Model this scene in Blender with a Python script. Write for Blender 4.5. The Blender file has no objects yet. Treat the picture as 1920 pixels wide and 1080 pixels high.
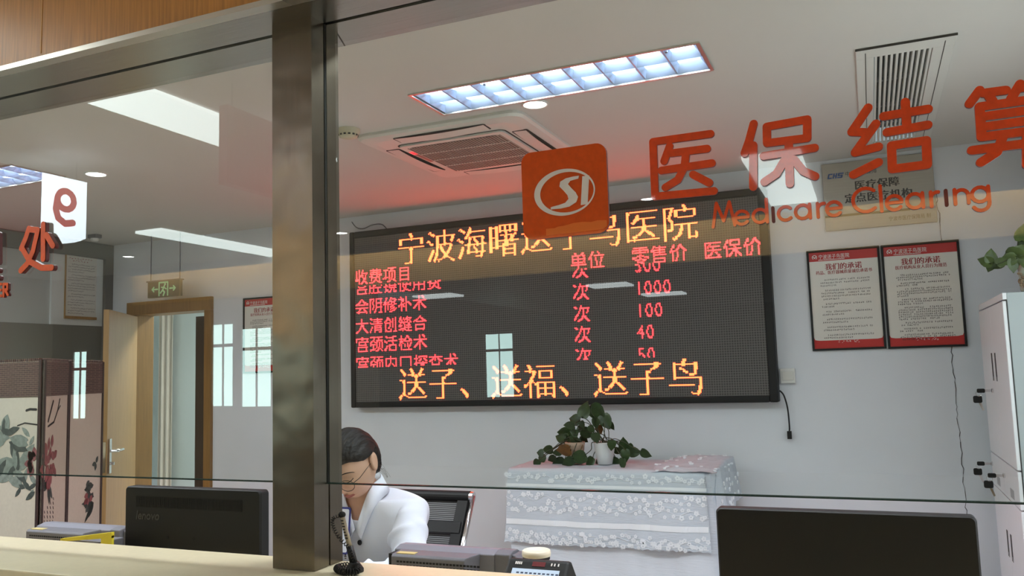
import bpy, bmesh, math, random
import numpy as np
from mathutils import Vector, Matrix
random.seed(7)
SC = bpy.context.scene
COL = SC.collection
PI = math.pi
SIGN={'医': [[(-0.246, 1.8496), (-0.3547, 1.8496), (-0.3558, 1.7433), (-0.2454, 1.7414)], [(-0.3233, 1.8364), (-0.335, 1.8092)], [(-0.3213, 1.8227), (-0.2538, 1.8224)], [(-0.3414, 1.7918), (-0.2464, 1.7938)], [(-0.2926, 1.821), (-0.2974, 1.7924), (-0.3108, 1.7701), (-0.3351, 1.7583)], [(-0.2819, 1.7767), (-0.2529, 1.7574)]], '保': [[(-0.1676, 1.8572), (-0.1776, 1.8263), (-0.1865, 1.805)], [(-0.1705, 1.8173), (-0.1749, 1.7409)], [(-0.145, 1.8484), (-0.0754, 1.8515), (-0.0775, 1.8178), (-0.1462, 1.8181), (-0.145, 1.8484)], [(-0.1536, 1.7951), (-0.0663, 1.7983)], [(-0.1092, 1.8121), (-0.1116, 1.7392)], [(-0.1168, 1.7846), (-0.1332, 1.7598), (-0.1548, 1.7475)], [(-0.1022, 1.7821), (-0.0876, 1.7589), (-0.0687, 1.7472)]], '结': [[(0.025, 1.8574), (-0.0039, 1.8185), (0.018, 1.8145)], [(0.0354, 1.8272), (-0.0008, 1.7812), (0.0367, 1.7865)], [(-0.0062, 1.7426), (0.0349, 1.7594)], [(0.0484, 1.8384), (0.1173, 1.8406)], [(0.0835, 1.858), (0.083, 1.8127)], [(0.0519, 1.8096), (0.1148, 1.8134)], [(0.057, 1.7855), (0.1108, 1.7871), (0.1091, 1.7457), (0.0555, 1.7447), (0.057, 1.7855)]], '算': [[(0.1953, 1.8605), (0.1791, 1.84)], [(0.2005, 1.8548), (0.2325, 1.8544)], [(0.2079, 1.85), (0.2127, 1.8386)], [(0.2533, 1.8612), (0.2389, 1.839)], [(0.2515, 1.8549), (0.2888, 1.8552)], [(0.2661, 1.8495), (0.2701, 1.8369)], [(0.1931, 1.8326), (0.276, 1.833), (0.2731, 1.7818), (0.1923, 1.7814), (0.1931, 1.8326)], [(0.1949, 1.8151), (0.2758, 1.8162)], [(0.1936, 1.7978), (0.2745, 1.7993)], [(0.1765, 1.761), (0.2862, 1.7623)], [(0.2228, 1.7786), (0.212, 1.7533), (0.1878, 1.7391)], [(0.2569, 1.7812), (0.2526, 1.7272)]], '处': [[(-2.0725, 1.8458), (-2.0839, 1.8198), (-2.0997, 1.7942)], [(-2.0724, 1.844), (-2.0371, 1.8385), (-2.0533, 1.7824), (-2.0749, 1.7496), (-2.099, 1.7333)], [(-2.092, 1.7892), (-2.0646, 1.7553), (-2.0191, 1.7345), (-1.9799, 1.7324)], [(-2.0162, 1.8516), (-2.0127, 1.7584)], [(-2.0023, 1.8218), (-1.9772, 1.7909)]], '理': [[(-2.2961, 1.8486), (-2.2003, 1.8427), (-2.1966, 1.7646), (-2.2919, 1.7661), (-2.2961, 1.8486)], [(-2.294, 1.8073), (-2.1984, 1.8035)], [(-2.2466, 1.844), (-2.2406, 1.7201)], [(-2.2907, 1.7433), (-2.1933, 1.7405)], [(-2.3075, 1.7188), (-2.1902, 1.7195)], [(-2.4116, 1.8546), (-2.3371, 1.8493)], [(-2.4033, 1.7919), (-2.3384, 1.7881)], [(-2.4111, 1.7231), (-2.326, 1.7262)], [(-2.3741, 1.8512), (-2.3672, 1.7261)]], 'E': [[(-2.1808, 1.7025), (-2.209, 1.703), (-2.2075, 1.6702), (-2.1793, 1.6699)], [(-2.2082, 1.6866), (-2.1822, 1.6863)]], 'R': [[(-2.1705, 1.6679), (-2.1721, 1.7019), (-2.157, 1.7008), (-2.1563, 1.6861), (-2.1713, 1.6856)], [(-2.1649, 1.6852), (-2.1535, 1.6712)]]}
PLEAF=[(-1.535, 4.61, 1.19, 0.1017, -78), (-1.481, 4.682, 1.171, 0.1141, 48), (-1.647, 4.754, 1.126, 0.0883, 190), (-1.638, 4.628, 1.1, 0.0666, 178), (-1.438, 4.7, 1.117, 0.096, 62), (-1.425, 4.772, 1.086, 0.0532, 60), (-1.482, 4.646, 1.111, 0.0669, 100), (-1.559, 4.718, 1.048, 0.0821, 30), (-1.726, 4.79, 1.044, 0.0945, 182), (-1.624, 4.664, 1.054, 0.0595, 200), (-1.735, 4.736, 1.019, 0.0726, 200), (-1.474, 4.61, 1.03, 0.0663, 82), (-1.622, 4.682, 0.997, 0.0891, 10), (-1.715, 4.754, 1.01, 0.0772, 160), (-1.591, 4.628, 0.916, 0.0988, 160), (-1.746, 4.7, 0.936, 0.0545, 170), (-1.832, 4.772, 0.945, 0.0687, 175), (-1.832, 4.646, 0.94, 0.0561, 182), (-1.786, 4.718, 0.897, 0.0635, 155), (-1.879, 4.79, 0.885, 0.0689, 110), (-1.865, 4.664, 0.876, 0.0563, 125), (-1.751, 4.736, 0.87, 0.0923, 160), (-1.647, 4.61, 0.893, 0.0749, 150), (-1.539, 4.682, 0.882, 0.0717, 125), (-1.508, 4.754, 0.872, 0.0662, 140), (-1.387, 4.628, 0.989, 0.0623, 95), (-1.336, 4.7, 0.988, 0.0764, -88), (-1.391, 4.772, 0.942, 0.0576, 20), (-1.313, 4.646, 0.931, 0.0712, 85), (-1.299, 4.718, 0.972, 0.0416, 50), (-1.298, 4.79, 0.934, 0.0756, 5), (-1.201, 4.664, 0.938, 0.0714, 25), (-1.409, 4.736, 0.878, 0.0748, 110), (-1.322, 4.61, 0.888, 0.0642, 95), (-1.576, 4.682, 1.099, 0.0543, 70), (-1.617, 4.754, 1.07, 0.0607, 150), (-1.503, 4.628, 1.079, 0.0483, 60), (-1.639, 4.7, 0.981, 0.0655, 170), (-1.599, 4.772, 1.009, 0.0554, 40)]
PBROWN=[(-1.671, 4.61, 0.96, 0.0984, 172), (-1.613, 4.682, 0.965, 0.0826, 120), (-1.495, 4.754, 1.067, 0.0552, 70)]
VLEAF=[(0.484, 4.09, 1.833, 0.0621, 200), (0.506, 4.09, 1.853, 0.0677, -80), (0.511, 4.18, 1.817, 0.0508, 110), (0.544, 4.06, 1.825, 0.0564, -30), (0.595, 4.06, 1.849, 0.0846, 20), (0.564, 4.06, 1.831, 0.0677, 170), (0.616, 4.06, 1.865, 0.0733, -40), (0.542, 4.18, 1.822, 0.0508, 150), (0.582, 4.06, 1.806, 0.0621, 90), (0.633, 4.06, 1.841, 0.0846, 10), (0.64, 4.06, 1.806, 0.0733, 60)]


# ------------------------------------------------------------------ helpers
def lin(c):
    c /= 255.0
    return c/12.92 if c <= 0.04045 else ((c+0.055)/1.055)**2.4
def rgb(r, g, b): return (lin(r), lin(g), lin(b), 1.0)

def mat(name, col, rough=0.5, metal=0.0, emit=None, estr=0.0, noise=0.0, nscale=8.0, stretch=(1, 1, 1), bump=0.0, spec=0.5, coat=0.0, trans=0.0):
    m = bpy.data.materials.new(name); m.use_nodes = True
    nt = m.node_tree; b = nt.nodes['Principled BSDF']
    b.inputs['Base Color'].default_value = col
    b.inputs['Roughness'].default_value = rough
    b.inputs['Metallic'].default_value = metal
    b.inputs['Specular IOR Level'].default_value = spec
    b.inputs['Coat Weight'].default_value = coat
    b.inputs['Transmission Weight'].default_value = trans
    if emit:
        b.inputs['Emission Color'].default_value = emit
        b.inputs['Emission Strength'].default_value = estr
    if noise or bump:
        tc = nt.nodes.new('ShaderNodeTexCoord'); mp = nt.nodes.new('ShaderNodeMapping')
        mp.inputs['Scale'].default_value = stretch
        nz = nt.nodes.new('ShaderNodeTexNoise'); nz.inputs['Scale'].default_value = nscale; nz.inputs['Detail'].default_value = 4
        nt.links.new(tc.outputs['Object'], mp.inputs['Vector']); nt.links.new(mp.outputs['Vector'], nz.inputs['Vector'])
        if noise:
            rp = nt.nodes.new('ShaderNodeValToRGB')
            rp.color_ramp.elements[0].position = 0.3; rp.color_ramp.elements[1].position = 0.7
            rp.color_ramp.elements[0].color = [max(0, c*(1-noise)) for c in col[:3]]+[1]
            rp.color_ramp.elements[1].color = [min(1, c*(1+noise)) for c in col[:3]]+[1]
            nt.links.new(nz.outputs['Fac'], rp.inputs['Fac']); nt.links.new(rp.outputs['Color'], b.inputs['Base Color'])
        if bump:
            bp = nt.nodes.new('ShaderNodeBump'); bp.inputs['Strength'].default_value = bump; bp.inputs['Distance'].default_value = 0.01
            nt.links.new(nz.outputs['Fac'], bp.inputs['Height']); nt.links.new(bp.outputs['Normal'], b.inputs['Normal'])
    return m

class MB:
    def __init__(s): s.v = []; s.f = []; s.mi = []; s.cur = 0
    def add(s, vs, fs):
        o = len(s.v); s.v += [tuple(v) for v in vs]
        for f in fs: s.f.append(tuple(i+o for i in f)); s.mi.append(s.cur)
        return s
    def box(s, x0, x1, y0, y1, z0, z1):
        return s.add([(x0,y0,z0),(x1,y0,z0),(x1,y1,z0),(x0,y1,z0),(x0,y0,z1),(x1,y0,z1),(x1,y1,z1),(x0,y1,z1)],
                     [(3,2,1,0),(4,5,6,7),(0,1,5,4),(1,2,6,5),(2,3,7,6),(3,0,4,7)])
    def cyl(s, p0, p1, r0, r1=None, n=16, cap=True):
        r1 = r0 if r1 is None else r1
        p0 = Vector(p0); p1 = Vector(p1); d = (p1-p0).normalized()
        a = d.orthogonal().normalized(); b = d.cross(a)
        vs = []
        for p, r in ((p0, r0), (p1, r1)):
            for i in range(n):
                t = 2*PI*i/n; vs.append(p+a*(r*math.cos(t))+b*(r*math.sin(t)))
        fs = [(i, (i+1) % n, n+(i+1) % n, n+i) for i in range(n)]
        if cap: fs += [tuple(range(n))[::-1], tuple(range(n, 2*n))]
        return s.add(vs, fs)
    def tube(s, pts, r, n=8):
        pts = [Vector(p) for p in pts]; vs = []; fs = []
        up = None
        for i, p in enumerate(pts):
            d = (pts[min(i+1, len(pts)-1)]-pts[max(i-1, 0)]).normalized()
            if up is None: up = d.orthogonal().normalized()
            a = (up-d*up.dot(d)).normalized(); up = a; b = d.cross(a)
            rr = r[i] if isinstance(r, (list, tuple)) else r
            for k in range(n):
                t = 2*PI*k/n; vs.append(p+a*(rr*math.cos(t))+b*(rr*math.sin(t)))
        for i in range(len(pts)-1):
            for k in range(n):
                fs.append((i*n+k, i*n+(k+1) % n, (i+1)*n+(k+1) % n, (i+1)*n+k))
        fs += [tuple(range(n))[::-1], tuple(range((len(pts)-1)*n, len(pts)*n))]
        return s.add(vs, fs)
    def lathe(s, prof, c, n=32):
        vs = []; fs = []
        for r, z in prof:
            for k in range(n):
                t = 2*PI*k/n; vs.append((c[0]+r*math.cos(t), c[1]+r*math.sin(t), c[2]+z))
        for i in range(len(prof)-1):
            for k in range(n): fs.append((i*n+k, i*n+(k+1) % n, (i+1)*n+(k+1) % n, (i+1)*n+k))
        return s.add(vs, fs)
    def prism(s, poly, fn, w0, w1):
        n = len(poly)
        vs = [fn(u, v, w0) for u, v in poly]+[fn(u, v, w1) for u, v in poly]
        return s.add(vs, [tuple(range(n))[::-1], tuple(range(n, 2*n))]+[(i, (i+1) % n, n+(i+1) % n, n+i) for i in range(n)])
    def sphere(s, c, r, nu=16, nv=10):
        r = r if isinstance(r, (tuple, list)) else (r, r, r)
        vs = []; fs = []
        for j in range(nv+1):
            ph = PI*j/nv
            for i in range(nu):
                t = 2*PI*i/nu
                vs.append((c[0]+r[0]*math.sin(ph)*math.cos(t), c[1]+r[1]*math.sin(ph)*math.sin(t), c[2]+r[2]*math.cos(ph)))
        for j in range(nv):
            for i in range(nu): fs.append((j*nu+i, (j+1)*nu+i, (j+1)*nu+(i+1) % nu, j*nu+(i+1) % nu))
        return s.add(vs, fs)
    def build(s, name, mats, parent=None, smooth=False, bevel=0.0, kind=None, weld=False):
        me = bpy.data.meshes.new(name); me.from_pydata(s.v, [], s.f); me.update()
        mats = mats if isinstance(mats, (list, tuple)) else [mats]
        for m in mats: me.materials.append(m)
        if len(mats) > 1: me.polygons.foreach_set('material_index', s.mi)
        bm = bmesh.new(); bm.from_mesh(me)
        if weld: bmesh.ops.remove_doubles(bm, verts=bm.verts, dist=1e-5)
        bmesh.ops.recalc_face_normals(bm, faces=bm.faces)
        bm.to_mesh(me); bm.free()
        if smooth: me.polygons.foreach_set('use_smooth', [True]*len(me.polygons))
        o = bpy.data.objects.new(name, me); COL.objects.link(o)
        if parent:
            o.parent = parent
            o.matrix_parent_inverse = Matrix.Translation(parent.location).inverted() if parent.type == 'EMPTY' else Matrix()
        if bevel:
            md = o.modifiers.new('bevel', 'BEVEL'); md.width = bevel; md.segments = 2; md.limit_method = 'ANGLE'
        if kind: o['kind'] = kind
        return o

def thing(name, label, cat, loc, group=None):
    o = bpy.data.objects.new(name, None); COL.objects.link(o); o.location = loc
    o.empty_display_size = 0.05
    o['label'] = label; o['category'] = cat
    if group: o['group'] = group
    return o
def tag(o, label, cat, group=None):
    o['label'] = label; o['category'] = cat
    if group: o['group'] = group
    return o

def holed(mb, x0, x1, y0, y1, holes, fn):
    xs = sorted({x0, x1}|{h[i] for h in holes for i in (0, 1) if x0 < h[i] < x1})
    ys = sorted({y0, y1}|{h[i] for h in holes for i in (2, 3) if y0 < h[i] < y1})
    for a, b in zip(xs, xs[1:]):
        for c, d in zip(ys, ys[1:]):
            mx, my = (a+b)/2, (c+d)/2
            if any(h[0] < mx < h[1] and h[2] < my < h[3] for h in holes): continue
            mb.add([fn(a, c), fn(b, c), fn(b, d), fn(a, d)], [(0, 1, 2, 3)])
    return mb

# text outlines taken from Blender's own built-in typeface
_tc = bpy.data.curves.new('text_source', 'FONT'); _to = bpy.data.objects.new('text_source', _tc); COL.objects.link(_to)
def glyphs(s, size=1.0, extrude=0.0, offset=0.0, spacing=1.0, shear=0.0):
    _tc.body = s; _tc.size = size; _tc.extrude = extrude; _tc.offset = offset; _tc.space_character = spacing; _tc.shear = shear
    bpy.context.view_layer.update()
    ev = _to.evaluated_get(bpy.context.evaluated_depsgraph_get()); me = ev.to_mesh()
    v = [tuple(x.co) for x in me.vertices]; f = [tuple(p.vertices) for p in me.polygons]
    ev.to_mesh_clear()
    return v, f
def text(mb, s, size, fn, align='l', bold=0, **k):
    v, f = glyphs(s, size, **k)
    if not v: return mb
    xs = [p[0] for p in v]
    dx = {'l': 0, 'c': -(min(xs)+max(xs))/2, 'r': -max(xs)}[align]
    for q in range(3 if bold else 1):
        mb.add([fn(p[0]+dx+bold*(q-1 if bold else 0), p[1]+bold*.3*(q % 2), p[2]+.00008*q) for p in v], f)
    return mb

def capsule(mb, pts, r, fn, w0, w1, n=8, lift=0):
    """round-capped strokes along a polyline, extruded between w0 and w1"""
    for (a, b) in zip(pts, pts[1:]):
        w1 += 6e-5   # keep overlapping strokes from sharing one plane
        dx, dy = b[0]-a[0], b[1]-a[1]; t0 = math.atan2(dy, dx)
        poly = [(b[0]+r*math.cos(t0-PI/2+PI*i/n), b[1]+r*math.sin(t0-PI/2+PI*i/n)) for i in range(n+1)]
        poly += [(a[0]+r*math.cos(t0+PI/2+PI*i/n), a[1]+r*math.sin(t0+PI/2+PI*i/n)) for i in range(n+1)]
        mb.prism(poly, fn, w0, w1)
def rrect(x0, x1, y0, y1, r, n=6):
    p = []
    for cx, cy, t in ((x1-r, y1-r, 0), (x0+r, y1-r, PI/2), (x0+r, y0+r, PI), (x1-r, y0+r, 1.5*PI)):
        p += [(cx+r*math.cos(t+PI/2*i/n), cy+r*math.sin(t+PI/2*i/n)) for i in range(n+1)]
    return p
XZ = lambda Y: (lambda u, v, w: (u, Y-w, v))          # a face looking towards the lobby (-Y)
XY = lambda Z: (lambda u, v, w: (u, v, Z-w))          # a face looking down

# ------------------------------------------------------------------ materials
def dented_steel():
    m = mat('brushed_steel', rgb(112, 104, 92), 0.26, 1.0, noise=0.05, nscale=30, stretch=(14, 14, .25)); nt = m.node_tree; b = nt.nodes['Principled BSDF']
    tc = nt.nodes.new('ShaderNodeTexCoord'); mp = nt.nodes.new('ShaderNodeMapping'); mp.inputs['Scale'].default_value = (6, 6, 7)
    nz = nt.nodes.new('ShaderNodeTexNoise'); nz.inputs['Scale'].default_value = 1.0; nz.inputs['Detail'].default_value = 1.5
    bp = nt.nodes.new('ShaderNodeBump'); bp.inputs['Strength'].default_value = 0.35; bp.inputs['Distance'].default_value = 0.02
    nt.links.new(tc.outputs['Object'], mp.inputs['Vector']); nt.links.new(mp.outputs['Vector'], nz.inputs['Vector'])
    nt.links.new(nz.outputs['Fac'], bp.inputs['Height']); nt.links.new(bp.outputs['Normal'], b.inputs['Normal'])
    return m
M = {}
M['wall'] = mat('white_wall_paint', rgb(224, 227, 234), 0.6, noise=0.02, nscale=3)
M['ceil'] = mat('ceiling_paint', rgb(208, 204, 199), 0.7, noise=0.015, nscale=2)
M['floor'] = mat('floor_tile', rgb(205, 200, 192), 0.3, noise=0.05, nscale=2)
M['steel'] = dented_steel()
M['steelh'] = mat('brushed_steel_beam', rgb(176, 172, 164), 0.25, 1.0, noise=0.06, nscale=20, stretch=(.25, 14, 14), bump=0.02)
M['alu'] = mat('aluminium_edge', rgb(205, 200, 190), 0.3, 0.9)
M['wood'] = mat('fascia_wood', rgb(180, 126, 58), 0.4, noise=0.22, nscale=16, stretch=(9, 9, .35))
M['doorwood'] = mat('door_wood', rgb(170, 135, 88), 0.4, noise=0.12, nscale=10, stretch=(8, 8, .4))
M['doorframe'] = mat('door_frame_wood', rgb(142, 106, 58), 0.4, noise=0.12, nscale=10, stretch=(8, 8, .4))
M['darkwood'] = mat('dark_wood', rgb(58, 48, 42), 0.5, noise=0.15, nscale=10, stretch=(6, 6, .5))
M['counter'] = mat('counter_laminate', rgb(212, 202, 170), 0.35, noise=0.03, nscale=60)
M['counterf'] = mat('counter_front', rgb(214, 190, 124), 0.4, noise=0.06, nscale=20, stretch=(.4, 8, 8))
M['desk'] = mat('desk_laminate', rgb(205, 195, 165), 0.4)
M['black'] = mat('black_plastic', rgb(20, 20, 20), 0.55, noise=0.05, nscale=200, spec=.35)
M['dark'] = mat('dark_void', rgb(18, 18, 18), 0.8)
M['screen'] = mat('dark_screen', rgb(12, 12, 12), 0.3)
M['chrome'] = mat('chrome', rgb(220, 220, 222), 0.12, 1.0)
M['white'] = mat('white_plastic', rgb(225, 224, 220), 0.45)
M['acwhite'] = mat('air_conditioner_plastic', rgb(214, 212, 206), 0.45)
M['grey'] = mat('grey_plastic', rgb(104, 104, 112), 0.5, noise=0.04, nscale=150)
M['greyl'] = mat('grey_plastic_light', rgb(122, 122, 132), 0.5)
M['orange'] = mat('orange_acrylic', rgb(218, 66, 4), 0.45, spec=.2, coat=.9, noise=0.10, nscale=90)
M['orangeside'] = mat('orange_acrylic_edge', rgb(86, 14, 12), 0.4)
M['orangedark'] = mat('dark_red_acrylic', rgb(96, 20, 26), 0.35)
M['orangeS'] = mat('orange_acrylic_tile', rgb(206, 78, 10), 0.45, spec=.2, coat=.3, noise=0.08, nscale=90)
M['orangeP'] = mat('orange_torn_film', rgb(226, 112, 30), 0.4)
M['offwhite'] = mat('white_lettering', rgb(232, 228, 226), 0.5)
M['red'] = mat('notice_red', rgb(190, 34, 32), 0.4)
M['paper'] = mat('notice_paper', rgb(226, 222, 215), 0.3, coat=0.3)
M['ink'] = mat('ink', rgb(52, 46, 46), 0.6)
M['redink'] = mat('red_ink', rgb(150, 30, 34), 0.6)
M['plaque'] = mat('brushed_plaque', rgb(168, 162, 152), 0.4, 0.25, noise=0.05, nscale=20, stretch=(.3, 8, 8))
M['plaqueink'] = mat('plaque_ink', rgb(30, 28, 26), 0.5)
M['plaquebrown'] = mat('plaque_stripe', rgb(96, 82, 52), 0.45)
M['plaqueblue'] = mat('plaque_blue', rgb(46, 92, 160), 0.45)
M['plaquelilac'] = mat('plaque_lilac', rgb(140, 132, 150), 0.45)
M['lace'] = None
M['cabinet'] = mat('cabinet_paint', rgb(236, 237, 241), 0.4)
M['cabinetside'] = mat('cabinet_side_grey', rgb(176, 184, 186), 0.45)  # body is a darker grey than the doors
M['line'] = mat('dark_line', rgb(60, 58, 58), 0.7)
M['leaf'] = mat('pothos_leaf', rgb(46, 66, 32), 0.35, noise=0.3, nscale=40)
M['leafb'] = mat('pothos_old_leaf', rgb(112, 76, 28), 0.45, noise=0.35, nscale=30)
M['leafl'] = mat('pothos_light_leaf', rgb(70, 86, 42), 0.35, noise=0.3, nscale=40)
M['stem'] = mat('pothos_stem', rgb(52, 58, 34), 0.5)
M['pot'] = mat('white_pot', rgb(224, 226, 226), 0.4)
M['potb'] = mat('beige_pot', rgb(176, 152, 132), 0.6, noise=0.1, nscale=60)
M['skin'] = mat('skin', rgb(206, 164, 140), 0.5, noise=0.03, nscale=30)
M['lip'] = mat('lip', rgb(172, 108, 98), 0.45)
M['hair'] = mat('black_hair', rgb(24, 20, 20), 0.5, spec=.3, noise=0.5, nscale=30, stretch=(3, 1, 3), bump=0.5)
M['coat'] = mat('white_coat_cloth', rgb(228, 234, 246), 0.75, bump=0.06, nscale=40)
M['trouser'] = mat('dark_trousers', rgb(40, 42, 52), 0.8)
M['badge'] = mat('badge_white', rgb(222, 226, 236), 0.4)
M['badgeblue'] = mat('badge_blue', rgb(56, 62, 130), 0.4)
M['mesh'] = None
M['yellow'] = mat('yellow_plastic', rgb(226, 208, 60), 0.45)
M['cream'] = mat('cream_lid', rgb(232, 222, 200), 0.4)
M['screenlit'] = mat('lit_terminal_screen', rgb(40, 50, 60), 0.3, emit=rgb(196, 214, 232), estr=0.75)
M['screenink'] = mat('terminal_text', rgb(40, 52, 80), 0.5)
M['exit'] = mat('exit_plate', rgb(74, 84, 80), 0.5)
M['exitg'] = mat('exit_symbol', rgb(150, 205, 170), 0.5, emit=rgb(150, 215, 170), estr=0.12)
M['cream_panel'] = mat('screen_cloth', rgb(208, 200, 184), 0.8, noise=0.03, nscale=60)
M['peonyl'] = mat('painted_leaf', rgb(132, 142, 134), 0.8, noise=0.2, nscale=50)
M['peonyd'] = mat('painted_dark_leaf', rgb(70, 78, 74), 0.8, noise=0.2, nscale=50)
M['peonyr'] = mat('painted_peony', rgb(142, 82, 84), 0.8, noise=0.3, nscale=40)
M['peonyk'] = mat('painted_branch', rgb(40, 36, 36), 0.8)
M['greywall'] = mat('grey_cladding', rgb(112, 110, 106), 0.5)
M['greylow'] = mat('grey_low_panel', rgb(128, 126, 120), 0.4)
M['frost'] = mat('frosted_panel', rgb(190, 193, 191), 0.3)
M['board'] = mat('white_board', rgb(230, 233, 233), 0.4)
M['tubelight'] = mat('fluorescent_tube', (1, 1, 1, 1), 0.5, emit=(.90, .97, 1.0, 1), estr=19.0)
M['reflector'] = mat('troffer_reflector', rgb(166, 182, 212), 0.3, 0.3)
M['down'] = mat('downlight_lens', (1, 1, 1, 1), 0.5, emit=(1, .97, .94, 1), estr=18.0)
M['led'] = mat('led_lit_dots', (0.1, 0, 0, 1), 0.5, emit=(1.0, 0.06, 0.017, 1), estr=10.0)
M['leds'] = mat('led_lit_small_dots', (0.1, 0, 0, 1), 0.5, emit=(1.0, 0.018, 0.022, 1), estr=8.0)
M['acled'] = mat('red_indicator', (0.1, 0, 0, 1), 0.5, emit=(1.0, 0.02, 0.03, 1), estr=3.0)
M['lobbylight'] = mat('lobby_light_panel', (1, 1, 1, 1), 0.5, emit=(.90, 1.0, .99, 1), estr=4.2)
M['fillwindow'] = mat('added_fill_window', (.5, .5, .5, 1), 0.5, emit=(.86, .94, 1.0, 1), estr=1.7)  # glow of the added window that fills the office with light
M['daylight'] = mat('daylit_window_glass', (.5, .5, .5, 1), 0.5, emit=(.72, 1.0, .97, 1), estr=5.2)
M['cove'] = mat('cove_strip', (1, 1, 1, 1), 0.5, emit=(1.0, .87, .62, 1), estr=60.0)
M['lobbywall'] = mat('lobby_wall', rgb(150, 145, 138), 0.6)
M['lobbydark'] = mat('lobby_far_wall', rgb(70, 66, 62), 0.6)
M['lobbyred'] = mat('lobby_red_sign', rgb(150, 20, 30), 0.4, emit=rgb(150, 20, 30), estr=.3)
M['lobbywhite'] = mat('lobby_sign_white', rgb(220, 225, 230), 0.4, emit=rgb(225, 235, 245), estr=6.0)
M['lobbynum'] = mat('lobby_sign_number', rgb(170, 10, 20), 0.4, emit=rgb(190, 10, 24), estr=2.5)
M['valance'] = mat('valance_cloth', rgb(92, 60, 50), 0.8)

def glass_material():
    m = bpy.data.materials.new('counter_glass'); m.use_nodes = True; nt = m.node_tree
    for n in list(nt.nodes): nt.nodes.remove(n)
    out = nt.nodes.new('ShaderNodeOutputMaterial'); mix = nt.nodes.new('ShaderNodeMixShader')
    tr = nt.nodes.new('ShaderNodeBsdfTransparent'); tr.inputs['Color'].default_value = (.93, .96, .94, 1)
    gl = nt.nodes.new('ShaderNodeBsdfGlossy'); gl.inputs['Roughness'].default_value = 0.0; gl.inputs['Color'].default_value = (.95, 1, .98, 1)
    fr = nt.nodes.new('ShaderNodeFresnel'); fr.inputs['IOR'].default_value = 1.52
    mul = nt.nodes.new('ShaderNodeMath'); mul.operation = 'MULTIPLY'; mul.inputs[1].default_value = 1.85
    geo = nt.nodes.new('ShaderNodeNewGeometry'); inv = nt.nodes.new('ShaderNodeMath'); inv.operation = 'SUBTRACT'; inv.inputs[0].default_value = 1.0
    mul2 = nt.nodes.new('ShaderNodeMath'); mul2.operation = 'MULTIPLY'; mul2.use_clamp = True
    L = nt.links.new
    L(fr.outputs[0], mul.inputs[0]); L(geo.outputs['Backfacing'], inv.inputs[1]); L(mul.outputs[0], mul2.inputs[0]); L(inv.outputs[0], mul2.inputs[1])
    L(mul2.outputs[0], mix.inputs[0]); L(tr.outputs[0], mix.inputs[1]); L(gl.outputs[0], mix.inputs[2]); L(mix.outputs[0], out.inputs[0])
    return m
M['glass'] = glass_material()
M['glassedge'] = mat('glass_cut_edge', rgb(44, 60, 56), 0.1, spec=0.8)

def led_material():
    m = mat('led_panel', rgb(50, 47, 46), 0.55); nt = m.node_tree; b = nt.nodes['Principled BSDF']
    tc = nt.nodes.new('ShaderNodeTexCoord'); br = nt.nodes.new('ShaderNodeTexBrick')
    br.offset = 0.0; br.inputs['Scale'].default_value = 1.0; br.inputs['Brick Width'].default_value = 0.0148; br.inputs['Row Height'].default_value = 0.0148
    br.inputs['Mortar Size'].default_value = 0.0022; br.inputs['Mortar Smooth'].default_value = 0.3
    br.inputs['Color1'].default_value = rgb(58, 55, 54); br.inputs['Color2'].default_value = rgb(66, 63, 62); br.inputs['Mortar'].default_value = rgb(104, 101, 99)
    mp = nt.nodes.new('ShaderNodeMapping'); mp.inputs['Rotation'].default_value = (PI/2, 0, 0)
    nt.links.new(tc.outputs['Object'], mp.inputs['Vector']); nt.links.new(mp.outputs['Vector'], br.inputs['Vector'])
    nt.links.new(br.outputs['Color'], b.inputs['Base Color'])
    return m
M['ledpanel'] = led_material()

def striped(name, ca, cb, scale, axis='Z', rough=0.6, thr=0.5):
    m = mat(name, ca, rough); nt = m.node_tree; b = nt.nodes['Principled BSDF']
    tc = nt.nodes.new('ShaderNodeTexCoord'); wv = nt.nodes.new('ShaderNodeTexWave'); wv.bands_direction = axis
    wv.inputs['Scale'].default_value = scale; wv.inputs['Distortion'].default_value = 0.3
    rp = nt.nodes.new('ShaderNodeValToRGB'); rp.color_ramp.elements[0].position = thr-.05; rp.color_ramp.elements[1].position = thr+.05
    rp.color_ramp.elements[0].color = ca; rp.color_ramp.elements[1].color = cb
    nt.links.new(tc.outputs['Object'], wv.inputs['Vector']); nt.links.new(wv.outputs['Fac'], rp.inputs['Fac']); nt.links.new(rp.outputs['Color'], b.inputs['Base Color'])
    return m
M['mesh'] = striped('chair_mesh', rgb(34, 34, 36), rgb(140, 140, 142), 50, 'Z', thr=0.80)

def woven_material():
    m = mat('woven_cane', rgb(70, 46, 42), 0.6); nt = m.node_tree; b = nt.nodes['Principled BSDF']
    tc = nt.nodes.new('ShaderNodeTexCoord'); br = nt.nodes.new('ShaderNodeTexBrick')
    br.inputs['Scale'].default_value = 1.0; br.inputs['Brick Width'].default_value = 0.042; br.inputs['Row Height'].default_value = 0.0115
    br.inputs['Mortar Size'].default_value = 0.0012
    br.inputs['Color1'].default_value = rgb(84, 56, 52); br.inputs['Color2'].default_value = rgb(66, 42, 40); br.inputs['Mortar'].default_value = rgb(128, 106, 92)
    mp = nt.nodes.new('ShaderNodeMapping'); mp.inputs['Rotation'].default_value = (PI/2, 0, 0)
    nt.links.new(tc.outputs['Object'], mp.inputs['Vector']); nt.links.new(mp.outputs['Vector'], br.inputs['Vector'])
    nt.links.new(br.outputs['Color'], b.inputs['Base Color'])
    return m
M['woven'] = woven_material()
M['wovenedge'] = mat('cane_edge_binding', rgb(58, 40, 38), 0.6, noise=0.4, nscale=120)

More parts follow.
